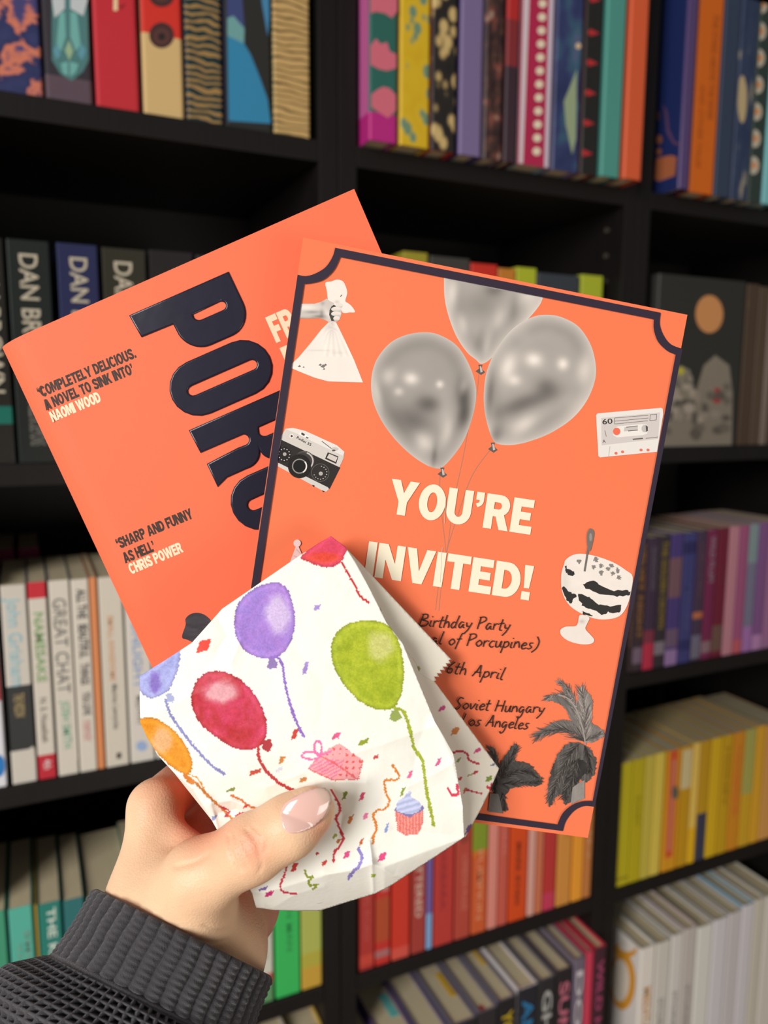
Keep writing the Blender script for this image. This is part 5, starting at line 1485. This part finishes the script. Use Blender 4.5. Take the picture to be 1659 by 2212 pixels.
# skin folds over the thumb joint and at its base
FOLDS = [([(494, 1806), (497, 1835), (508, 1862), (520, 1880)], .00034, 4), ([(505, 1800), (512, 1830), (524, 1856), (534, 1872)], .00022, 4), ([(532, 1792), (545, 1806), (556, 1822), (560, 1848)], .00030, 4), ([(545, 1786), (562, 1800), (575, 1818), (572, 1840)], .00022, 4),
         ([(560, 1850), (566, 1866), (560, 1884)], .0002, 3.5), ([(522, 1812), (532, 1838), (548, 1858)], .00018, 3.5), ([(440, 2000), (470, 2010), (500, 2006)], .0002, 4), ([(380, 1872), (420, 1862), (450, 1846)], .0003, 6), ([(430, 2030), (465, 2036), (492, 2030)], .00018, 4)]
disp = np.zeros(len(HV))
for ln, am, wd in FOLDS:
    disp -= 2.0 * am * np.exp(-(segdist(smooth(ln, 4), hx, hy) / wd) ** 2) * front
HV = HV + HN * disp[:, None]
base, red, palm_c = np.array((238, 197, 160.)), np.array((224, 132, 104.)), np.array((206, 146, 122.))
kr = np.clip(0.85 * gs(hx, hy, 432, 1778, 56, 60) + .5 * gs(hx, hy, 545, 1832, 42, 42) + .15 * gs(hx, hy, 330, 1720, 40, 50) + .4 * gs(hx, hy, 690, 1790, 30, 25), 0, 1)
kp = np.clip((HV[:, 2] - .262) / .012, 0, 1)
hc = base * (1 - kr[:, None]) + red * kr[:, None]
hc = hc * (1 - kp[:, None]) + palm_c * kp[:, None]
hc = hc * (1 + 0.06 * (vnoise(hx * .03, hy * .03, 5)[:, None] - .5))

skin, _n, _l, _b = new_mat('skin', 0.46, 0.4)
_a = _n.new('ShaderNodeVertexColor')
_a.layer_name = 'Col'
_l.new(_a.outputs[0], _b.inputs['Base Color'])
_b.inputs['Subsurface Weight'].default_value = 0.25
_b.inputs['Subsurface Radius'].default_value = (1.0, 0.35, 0.2)
_b.inputs['Subsurface Scale'].default_value = 0.004
_v = _n.new('ShaderNodeTexVoronoi')
_v.inputs['Scale'].default_value = 1500
_c = _n.new('ShaderNodeTexCoord')
_l.new(_c.outputs['Object'], _v.inputs['Vector'])
_bp = _n.new('ShaderNodeBump')
_bp.inputs['Strength'].default_value = 0.4
_bp.inputs['Distance'].default_value = 0.0002
_l.new(_v.outputs['Distance'], _bp.inputs['Height'])
_l.new(_bp.outputs[0], _b.inputs['Normal'])

toW = lambda P_: CAM + P_[:, :1] * RT + P_[:, 1:2] * DN + P_[:, 2:3] * FW
person = thing('person', 'person’s left hand in a charcoal knit sleeve gripping the bag, card and book', 'person', tuple(unproj(400, 2010, .25)))
g = Geo()
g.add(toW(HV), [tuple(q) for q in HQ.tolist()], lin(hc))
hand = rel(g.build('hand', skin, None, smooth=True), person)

# thumb nail
NAIL = smooth([(606, 1760), (611, 1742), (631, 1723), (661, 1709), (688, 1702), (706, 1705), (716, 1719), (715, 1739), (703, 1763), (680, 1785), (650, 1798), (627, 1800), (612, 1789)], 5, True)
nv, nf = fill(NAIL, 4)
ax_ = np.array([.83, -.557])
l_ = (nv - (660, 1752)) @ ax_
w_ = (nv - (660, 1752)) @ np.array([.557, .83])
ed = segdist(NAIL, nv[:, 0], nv[:, 1], True)
nz = 0.2163 + 0.0011 * (l_ / 55) ** 2 + 0.0008 * (l_ / 55) + (w_ * .000132) ** 2 / (2 * .0125) + 0.00035 * np.exp(-ed / 4)
tip = np.clip((l_ - 38) / 10, 0, 1)[:, None]
ncol = np.array((232, 188, 176.)) * (1 - tip) + np.array((214, 184, 168.)) * tip
lun = np.clip(1 - np.hypot((l_ + 52) / 16, w_ / 30), 0, 1)[:, None]
ncol = ncol * (1 - .5 * lun) + np.array((240, 214, 204.)) * .5 * lun
ry_ = np.stack([(nv[:, 0] - W / 2) / FPX, (nv[:, 1] - H / 2) / FPX, np.ones(len(nv))], 1)
zz_ = np.full(len(nv), .20)
for _ in range(40):                                    # depth of the thumb under the nail
    dd_ = np.full(len(nv), .03)
    for c in THUMB:
        dd_ = smin(dd_, sd_cone(ry_ * zz_[:, None], c), .005)
    zz_ = zz_ + dd_ * .8
zz_ = np.where(zz_ < .226, zz_, 9)
for _ in range(3):
    nz = np.minimum(nz, zz_ - .0003)
g = Geo()
g.add(unproj(nv[:, 0], nv[:, 1], nz), nf, lin(ncol))
m_nail = attr_mat('glossy_nail', 0.12, 0.6, coat=0.6)
nail = g.build('thumb_nail', m_nail, None, smooth=True)
md = nail.modifiers.new('thickness', 'SOLIDIFY')
md.thickness = 0.0006
md.offset = -1 if (nf and np.cross(*(np.diff(unproj(nv[list(nf[0])][:, 0], nv[list(nf[0])][:, 1], nz[list(nf[0])]), axis=0)[:2])) @ FW < 0) else 1
nail.parent = hand
nail.matrix_parent_inverse = (Matrix.Translation(Vector(person.location)) @ hand.matrix_parent_inverse @ Matrix.Identity(4)).inverted() if False else Matrix.Identity(4)
nail['label'] = 'long glossy pale pink thumb nail'

# sleeve: ribbed cuff and waffle-knit sleeve
knit, _n, _l, _b = new_mat('charcoal_knit', 0.95, 0.1)
_a = _n.new('ShaderNodeVertexColor')
_a.layer_name = 'Col'
_l.new(_a.outputs[0], _b.inputs['Base Color'])
_b.inputs['Sheen Weight'].default_value = 0.25
_t = _n.new('ShaderNodeTexNoise')
_t.inputs['Scale'].default_value = 2600
_c = _n.new('ShaderNodeTexCoord')
_l.new(_c.outputs['Object'], _t.inputs['Vector'])
_bp = _n.new('ShaderNodeBump')
_bp.inputs['Strength'].default_value = 0.7
_bp.inputs['Distance'].default_value = 0.0006
_l.new(_t.outputs[0], _bp.inputs['Height'])
_l.new(_bp.outputs[0], _b.inputs['Normal'])
ADIR = np.array([.894, .447])
LDIR = np.array([-.447, .894])


def tube(keys, nth, nst, relief):
    """keys: (distance along the arm in px, centre px, half width px, centre depth, half depth)"""
    kk = np.array([(k[0], k[1][0], k[1][1], *k[2:]) for k in keys], float)
    s_ = np.linspace(kk[0, 0], kk[-1, 0], nst)
    vals = [np.interp(s_, kk[:, 0], kk[:, j]) for j in range(1, kk.shape[1])]
    for j in range(len(vals)):                         # round off the corners of the profile
        v_ = vals[j]
        for _ in range(6):
            v_[1:-1] = (v_[:-2] + 2 * v_[1:-1] + v_[2:]) / 4
    th = np.linspace(0, 2 * math.pi, nth, endpoint=False)
    SS, TH = np.meshgrid(s_, th, indexing='ij')
    cx, cy, a_, z_, b_ = [np.repeat(v_[:, None], nth, 1) for v_ in vals]
    r_ = relief(SS, TH)
    ca, sa = np.cos(TH), np.sin(TH)
    off = r_ / (.235 / FPX)
    px = cx + ADIR[0] * (a_ + off) * ca
    py = cy + ADIR[1] * (a_ + off) * ca
    zz = z_ - (b_ + r_) * sa
    V = unproj(px.ravel(), py.ravel(), zz.ravel())
    i = np.arange(nst - 1)[:, None] * nth
    j = np.arange(nth)
    A = i + j
    B = i + (j + 1) % nth
    Fq = np.stack([A, B, B + nth, A + nth], -1).reshape(-1, 4)
    return V, [tuple(q) for q in Fq.tolist()], r_.ravel()


def cuff_relief(s, t):
    wav = 0.12 * np.sin(s * .06 + t * 3)
    rib = np.abs(np.sin(t * 19 + wav)) ** 0.7
    row = 0.5 + 0.5 * np.cos(s * .42 + 0.6 * np.sin(t * 19))
    edge = np.clip(s / 8, 0, 1)
    return (0.0011 * rib * edge + 0.00035 * row * rib * edge + 0.0005 * (vnoise(s * .05, t * 6, 3) - .5) - 0.0016 * (s < 0))


def waffle(s, t):
    a, b = np.cos(t * 78 + 0.3 * np.sin(s * .05)), np.cos(s * .31 + .4 * np.sin(t * 5))
    seam = np.exp(-((s - 172) / 9) ** 2)
    fold = 0.0022 * np.sin(s * .03 + 2.2 * t) * np.clip((s - 190) / 60, 0, 1)
    return 0.0012 * np.maximum(a, b) * np.clip((s - 178) / 8, 0, 1) + 0.0012 * seam + fold + 0.001 * (vnoise(s * .02, t * 3, 5) - .5)


c0 = np.array([398, 2012.])
P_at = lambda s: c0 + LDIR * s
lipk = [(-30, tuple(P_at(40)), 196, .2480, .0240), (-12, tuple(P_at(8)), 204, .2480, .0255), (0, tuple(P_at(0)), 208, .2480, .0268), (12, tuple(P_at(12)), 211, .2480, .0274), (90, tuple(P_at(90)), 216, .2475, .0284), (165, tuple(P_at(165)), 226, .2470, .0296), (176, tuple(P_at(174)), 226, .2470, .0292)]
V, Fq, rr_ = tube(lipk, 760, 150, cuff_relief)
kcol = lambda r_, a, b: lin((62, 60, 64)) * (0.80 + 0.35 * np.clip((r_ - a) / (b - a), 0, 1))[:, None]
g = Geo()
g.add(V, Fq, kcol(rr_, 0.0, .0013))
cuff = g.build('cuff', knit, None, smooth=True)
slk = [(160, tuple(P_at(158)), 222, .2470, .0285), (176, tuple(P_at(174)), 230, .2470, .0304), (200, tuple(P_at(194)), 254, .2460, .0325), (240, tuple(P_at(228)), 284, .2450, .0350), (320, tuple(P_at(300)), 336, .2440, .0360), (480, tuple(P_at(460)), 356, .2450, .0370)]
V, Fq, rr_ = tube(slk, 900, 190, waffle)
g = Geo()
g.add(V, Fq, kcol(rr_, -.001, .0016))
sleeve = rel(g.build('sleeve', knit, None, smooth=True), person)
cuff.parent = sleeve
sleeve['label'] = 'charcoal waffle-knit sleeve'
cuff['label'] = 'ribbed charcoal cuff'
